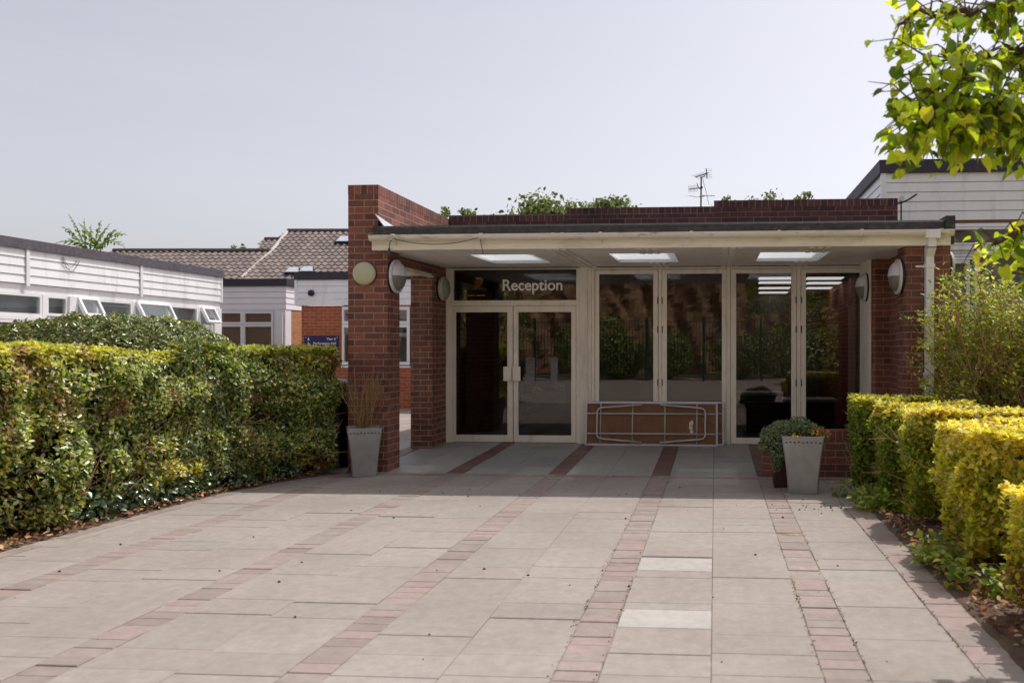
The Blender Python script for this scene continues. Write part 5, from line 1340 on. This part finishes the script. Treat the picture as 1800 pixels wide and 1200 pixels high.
for (bp, sides, spr, nl) in (
    ([T_+Vector((0, 0, .6)), B(1860, -60, 3.9), B(1760, 10, 3.7), B(1660, 24, 3.6), B(1578, 44, 3.55)], 42, .7, 5),
    ([T_+Vector((0, 0, .2)), B(1880, 80, 3.8), B(1780, 90, 3.6), B(1700, 108, 3.5), B(1622, 95, 3.45)], 62, .75, 5),
    ([T_, B(1870, 190, 3.8), B(1780, 190, 3.55), B(1690, 172, 3.45), B(1612, 190, 3.4)], 80, .72, 6),
    ([T_-Vector((0, 0, .1)), B(1880, 250, 3.9), B(1790, 205, 3.6), B(1706, 218, 3.5), B(1632, 226, 3.45)], 70, .68, 6),
    ([T_-Vector((0, 0, .5)), B(1890, 420, 4.2), B(1820, 405, 4.0), B(1760, 425, 3.9), B(1712, 440, 3.85)], 14, .45, 5),
    ([T_-Vector((0, 0, .4)), B(1890, 380, 4.2), B(1830, 375, 4.0), B(1775, 390, 3.9)], 10, .45, 5),
    ([T_-Vector((0, 0, .6)), B(1890, 490, 4.2), B(1830, 470, 4.0), B(1780, 480, 3.9)], 8, .4, 4),
    ([T_+Vector((0, 0, 1.0)), B(1950, -150, 4.6), B(1850, -200, 4.3), B(1750, -160, 4.1)], 40, 1.3, 6),
    ([T_+Vector((0, 0, .9)), (4.1, 3.6, 4.2), (3.4, 3.2, 4.3), (2.7, 3.4, 4.1)], 50, 1.5, 6),
    ([T_+Vector((0, 0, .6)), (4.0, 4.9, 3.9), (3.6, 5.3, 4.1)], 40, 1.5, 6),
    ([T_+Vector((0, 0, 1.6)), (5.2, 4.9, 5.2), (5.8, 5.3, 5.6)], 50, 1.8, 6),
    ([T_+Vector((0, 0, 1.8)), (4.0, 3.6, 5.6), (3.8, 3.2, 5.9)], 50, 1.8, 6),
    ([T_+Vector((0, 0, .2)), (5.3, 3.8, 3.5), (6.0, 3.5, 3.7)], 50, 1.6, 6),
): bough(bp, .03 if bp[0].z > 3 else .022, sides, spr, nl)
mbx.build('branch_mass', M['bark'], lt)
LP = np.array(LP); LN = np.array(LN); LA = np.array(LA); kp = (LP[:, 0] > .66) & (RNG.uniform(size=len(LP)) < .74); LP, LN, LA = LP[kp], LN[kp], LA[kp]
leaves('foliage', LP, np.array(LN), RNG.uniform(.036, .078, len(LP)), palette(len(LP), [lin(158, 174, 50), lin(174, 186, 54), lin(116, 136, 44), lin(192, 194, 64), lin(82, 104, 40)], [4, 4, 3, 2.5, 2.5]), M['leaf_lime'], lt, HEART, .86, axis=np.array(LA))

# ================================================================== FAR TREES
def far_tree(name, u, v, Y, w_, h_, label, n=2600, ls_=.30, pal=None, seed=0, low=0.0, grp='trees beyond the roofs', gapp=.0):
    top = at(u, v, Y); t = thing(name, (top.x, Y, 0), label, 'tree', grp)
    mb = MB(); zc = top.z-h_*.42-w_*.13
    mb.tube([(top.x, Y, -.05), (top.x+.1, Y, zc*.5), (top.x, Y, zc)], [w_*.07, w_*.055, w_*.03], 8)
    rr = random.Random(seed); cl = []
    for k in range(26):
        a = rr.uniform(0, 6.28); r = rr.uniform(.15, 1)**.6; el = rr.uniform(-.9, 1)
        c = Vector((top.x+w_*.42*r*math.cos(a)*math.sqrt(max(.15, 1-el*el*.8)), Y+w_*.35*r*math.sin(a), zc+h_*.42*el)); cl.append((c, w_*rr.uniform(.09, .16)))
        mb.tube([(top.x, Y, zc-h_*.25), tuple(Vector((top.x, Y, zc-h_*.1)).lerp(c, .5)), tuple(c)], [w_*.018, w_*.012, w_*.004], 5, False)
    mb.build('trunk', M['bark'], t)
    P, Nn = [], []
    for c, r in cl:
        k = n//26; d = RNG.normal(size=(k, 3)); d /= np.linalg.norm(d, axis=1, keepdims=True); P.append(np.array(c)+d*r*RNG.uniform(.25, 1.15, (k, 1))*[1.15, 1.1, .8]); Nn.append(d+RNG.normal(0, .6, (k, 3)))
    P = np.concatenate(P); Nn = np.concatenate(Nn)
    leaves('crown', P, Nn, RNG.uniform(.6, 1.3, len(P))*ls_, palette(len(P), pal or [lin(128, 138, 90), lin(108, 122, 76), lin(146, 152, 104), lin(92, 106, 68)]), M['leaf_far'], t, OVAL, .7)
    return t
far_tree('broadleaf_tree', 965, 342, 48, 9.5, 3.0, 'wide pale green tree top above the middle of the roof parapet', 9000, .26, seed=1)
far_tree('broadleaf_tree', 1068, 341, 52, 5.4, 3.4, 'ragged tree top between the widest tree and the aerial', 5000, .26, seed=2)
far_tree('broadleaf_tree', 779, 361, 40, 1.5, 3.2, 'tiny tree tip next to the sloping brick parapet', 700, .18, seed=3)
far_tree('broadleaf_tree', 818, 363, 42, 1.9, 3.2, 'second small tree tip right of the sloping brick parapet', 700, .18, seed=4)
far_tree('broadleaf_tree', 1278, 341, 45, 2.2, 3.4, 'small leafy tip just right of the aerial at the parapet step', 700, .2, seed=5)
far_tree('broadleaf_tree', 1342, 330, 50, 4.2, 5.0, 'spiky leafed tree top over the right half of the parapet', 1800, .22, seed=6)
far_tree('broadleaf_tree', 1418, 333, 50, 3.0, 4.6, 'tree top nearest the right block above the parapet', 1300, .22, seed=7)
far_tree('broadleaf_tree', 420, 429, 60, 2.2, 5, 'small tree top poking over the left end of the tiled roof', 900, .26, seed=8)
far_tree('broadleaf_tree', 297, 436, 64, 2.8, 4, 'low far tree just clearing the low tiled ridge', 900, .26, seed=9)
far_tree('broadleaf_tree', 487, 419, 62, 1.6, 5, 'faint tree tip beside the higher tiled ridge', 600, .26, seed=10)
# sumac-like tree with long fronds behind the left block
sm = thing('frond_tree', (*at(163, 445, 19.5).xy, 0), 'bright green feathery frond tree standing behind the left white block', 'tree')
Ys = 19.5; c0 = at(165, 446, Ys); mb = MB(); mb.tube([(c0.x, Ys, -.05), (c0.x, Ys, 2), tuple(c0-Vector((0, 0, .2)))], [.09, .07, .04], 8); mb.build('trunk', M['bark'], sm)
P, Nn, AX, SZ = [], [], [], []; mb = MB()
for (u, v, sag) in ((120, 376, .1), (138, 392, .1), (148, 384, .0), (178, 387, .08), (194, 393, .1), (224, 414, .22), (222, 438, .28), (97, 428, .2), (108, 399, .16), (206, 405, .18), (160, 395, .05)):
    tip = at(u, v, Ys+random.gauss(0, .35)); b0 = c0+Vector((random.gauss(0, .12), random.gauss(0, .12), -.05)); n_ = 26
    side = (tip-b0).cross(Vector((0, 1, 0))).normalized(); pv = None; pts = []
    for k in range(n_+1):
        t_ = k/n_; p = b0.lerp(tip, t_)+Vector((0, 0, sag*4*t_*(1-t_))); pts.append(p)
        if k > 4:
            d = (pts[-1]-pts[-2]).normalized()
            for sgn in (-1, 1):
                ax = (Vector((0, sgn*.8, -.45))+d*.45+side*sgn*.75).normalized(); P.append(p); AX.append(ax); SZ.append(.19*math.sin(math.pi*min(1, .18+.78*t_))); Nn.append((random.gauss(0, .3), -.5+random.gauss(0, .3), .8))
    mb.tube(pts, [.012*(1-.7*k/n_) for k in range(n_+1)], 5, False)
mb.build('stalks', plain('green stalk', lin(110, 130, 50), .6), sm)
P = np.array(P); leaves('fronds', P, np.array(Nn), np.array(SZ)*RNG.uniform(.85, 1.15, len(P)), palette(len(P), [lin(140, 162, 58), lin(116, 144, 54), lin(94, 122, 56), lin(164, 178, 72)]), M['leaf'], sm, OVAL, .27, axis=np.array(AX))

# ================================================================== WHAT THE GLASS REFLECTS, behind the camera
ff = thing('mesh_fence', (-1, -12.8, 0), 'green wire mesh security fence reflected in the door glass', 'fence')
mb = MB()
x = -13.0
while x < 12: 
    mb.box(x-.05, x+.05, -12.86, -12.76, -.05, 2.75); x += 2.5
mb.build('post', M['green_metal'], ff)
mb = MB(); x = -13.0
while x < 12: mb.bar((x, -12.8, .1), (x, -12.8, 2.6), .022); x += .14
for z_ in (.12, .7, 1.3, 1.9, 2.58): mb.bar((-13, -12.79, z_), (12, -12.79, z_), .02)
mb.build('mesh_panel', M['green_metal'], ff)
rk = MB(); n1_, n2_ = 240, 44; V = []
for i in range(n1_+1):
    for j in range(n2_+1):
        x = -30+60*i/n1_; z_ = 11.5*j/n2_
        rib = abs(math.sin(x*.55+.3*math.sin(z_*.5)))**3*.9+abs(math.sin(x*1.7+z_*.25+1))**4*.5
        V.append((x, -21-rib-.18*math.sin(x*5.1+z_*2.2)-z_*.14+random.gauss(0, .07), z_))
rk.v = V; rk.f = [(a, a+n2_+1, a+n2_+2, a+1) for i in range(n1_) for j in range(n2_) for a in [i*(n2_+1)+j]]
structure(rk.build('cliff', M['rock'], recalc=False))
def barrier(x, y, rz, label):
    t = thing('crowd_barrier', (x, y, -.03), label, 'barrier', 'steel crowd barriers on the forecourt')
    Rm = Matrix.Translation((x, y, -.03)) @ Matrix.Rotation(rz, 4, 'Z')
    mb = MB(); mb.tube([(-1.1, 0, .15), (-1.1, 0, 1.08), (1.1, 0, 1.08), (1.1, 0, .15), (-1.1, 0, .15)], .018, 8); mb.v = [tuple(Rm @ Vector(v)) for v in mb.v]; mb.build('frame', M['rail'], t)
    mb = MB()
    for k in range(17): mb.tube([(-1+k*.125, 0, .15), (-1+k*.125, 0, 1.08)], .006, 5)
    mb.v = [tuple(Rm @ Vector(v)) for v in mb.v]; mb.build('bars', M['rail'], t)
    for s in (-.8, .8):
        mb = MB(); mb.tube([(s, -.3, .01), (s, -.02, .17), (s, .3, .01)], .014, 6); mb.v = [tuple(Rm @ Vector(v)) for v in mb.v]; mb.build('foot', M['rail'], t)
barrier(-6.0, -3.4, R(84), 'crowd barrier reflected nearer in the right hand door'); barrier(-5.7, -5.8, R(84), 'crowd barrier reflected farther in the right hand door')
for (x, y, r, h_, lab, sd) in ((-10.5, -11.0, 2.6, 5.6, 'tall bushy shrub at the end of the far fence', 1), (-5.6, -14.4, 1.8, 3.0, 'added dark shrub behind the mesh fence where the cliff folds', 6), (-2.2, -14.2, 1.3, 2.2, 'added round shrub behind the mesh fence beside the path end', 7), (3.2, -15.4, 1.6, 2.6, 'added taller scrub behind the mesh fence below the cliff rib', 8), (1.2, -14.6, 1.5, 2.0, 'low shrub behind the mesh fence', 2), (5.2, -8.5, 1.9, 4.4, 'big dark shrub on the right of the forecourt', 3), (3.4, -2.2, .9, 2.0, 'forecourt shrub closest to the right bed', 4), (-4.6, -15, 1.4, 1.9, 'low scrub between the fence and the cliff', 5)):  # shrubs behind the fence added to darken the lower glass reflections
    t = thing('bush', (x, y, 0), lab, 'bush'); k = 5000
    d = RNG.normal(size=(k, 3)); d /= np.linalg.norm(d, axis=1, keepdims=True); P = d*np.array([r, r*.9, h_*.5])*(1+.15*sines(d, 3.5, 80+sd))[:, None]*(RNG.uniform(.55, 1, (k, 1))**.4)+np.array([x, y, h_*.5])
    P[:, 2] = np.maximum(P[:, 2], .03)
    leaves('foliage', P, d+RNG.normal(0, .6, (k, 3)), RNG.uniform(.08, .15, k), palette(k, GREEN), M['leaf'], t, OVAL, .6)
    mb = MB()
    for q in range(8): mb.tube([(x+random.gauss(0, .15), y+random.gauss(0, .15), -.04), (x+random.gauss(0, r*.4), y+random.gauss(0, r*.4), h_*.6)], [.03, .01], 6)
    mb.build('stems', M['bark'], t)

# ================================================================== LITTER ON THE GROUND
k = 2600; P = []
for _ in range(k):
    if random.random() < .45:
        y = random.uniform(2.5, 7.4); x = 1.36+abs(random.gauss(0, .22))
    else:
        y = random.uniform(3.2, 8.5); x = float(np.interp(y, [p[1] for p in EDGE], [p[0] for p in EDGE]))-abs(random.gauss(0, .22))+.02
    P.append((x, y, random.uniform(.03, .055)))
P = np.array(P); o = leaves('leaf_litter', P, np.array([0, 0, 1.0])+RNG.normal(0, .45, P.shape), RNG.uniform(.02, .055, len(P)), palette(len(P), [lin(150, 104, 72), lin(176, 132, 96), lin(120, 82, 58), lin(196, 160, 124), lin(96, 68, 52)]), M['litter'], None, OVAL, .6)
tag(o, 'dry brown fallen leaves scattered on the soil beds beside the path', 'leaf litter', kind='stuff')
mb = MB()
crumbs = [(random.uniform(-4.3, 1.2), random.uniform(3.4, 8.2)) for _ in range(45)]+[(random.gauss(.95, .22), random.gauss(7.1, .12)) for _ in range(34)]+[(random.gauss(-1.9, .5), random.gauss(7.5, .06)) for _ in range(7)]
for (x, y) in crumbs:
    r = random.choice([.003, .004, .005, .007, .009]); a = random.uniform(0, 6.28)
    mb.hexa([(x+r*math.cos(a+k*1.57)*1.3, y+r*math.sin(a+k*1.57), .001) for k in range(4)]+[(x+r*.6*math.cos(a+k*1.57), y+r*.6*math.sin(a+k*1.57), .001+r) for k in range(4)])
o = mb.build('crumbs', plain('soil crumbs', lin(70, 56, 46), .95)); tag(o, 'dark soil crumbs and specks scattered over the pale paving', 'crumbs', kind='stuff')
# weeds and moss in some joints of the right hand strips
P = []
for xj in (.461, .661, 1.142, -.70, -.50):
    for _ in range(130): P.append((xj+random.gauss(0, .006), random.uniform(3.0, 8.4) if random.random() < .6 else random.gauss(4.3, .5), .004))
P = np.array(P); o = leaves('joint_weeds', P, np.array([0, 0, 1.0])+RNG.normal(0, .6, P.shape), RNG.uniform(.006, .018, len(P)), palette(len(P), [lin(120, 116, 60), lin(96, 90, 52), lin(140, 128, 70), lin(84, 74, 56)]), M['litter'], None, DIAMOND, .6)
tag(o, 'tiny weeds and moss growing in the joints between paving strips', 'weeds', kind='stuff')
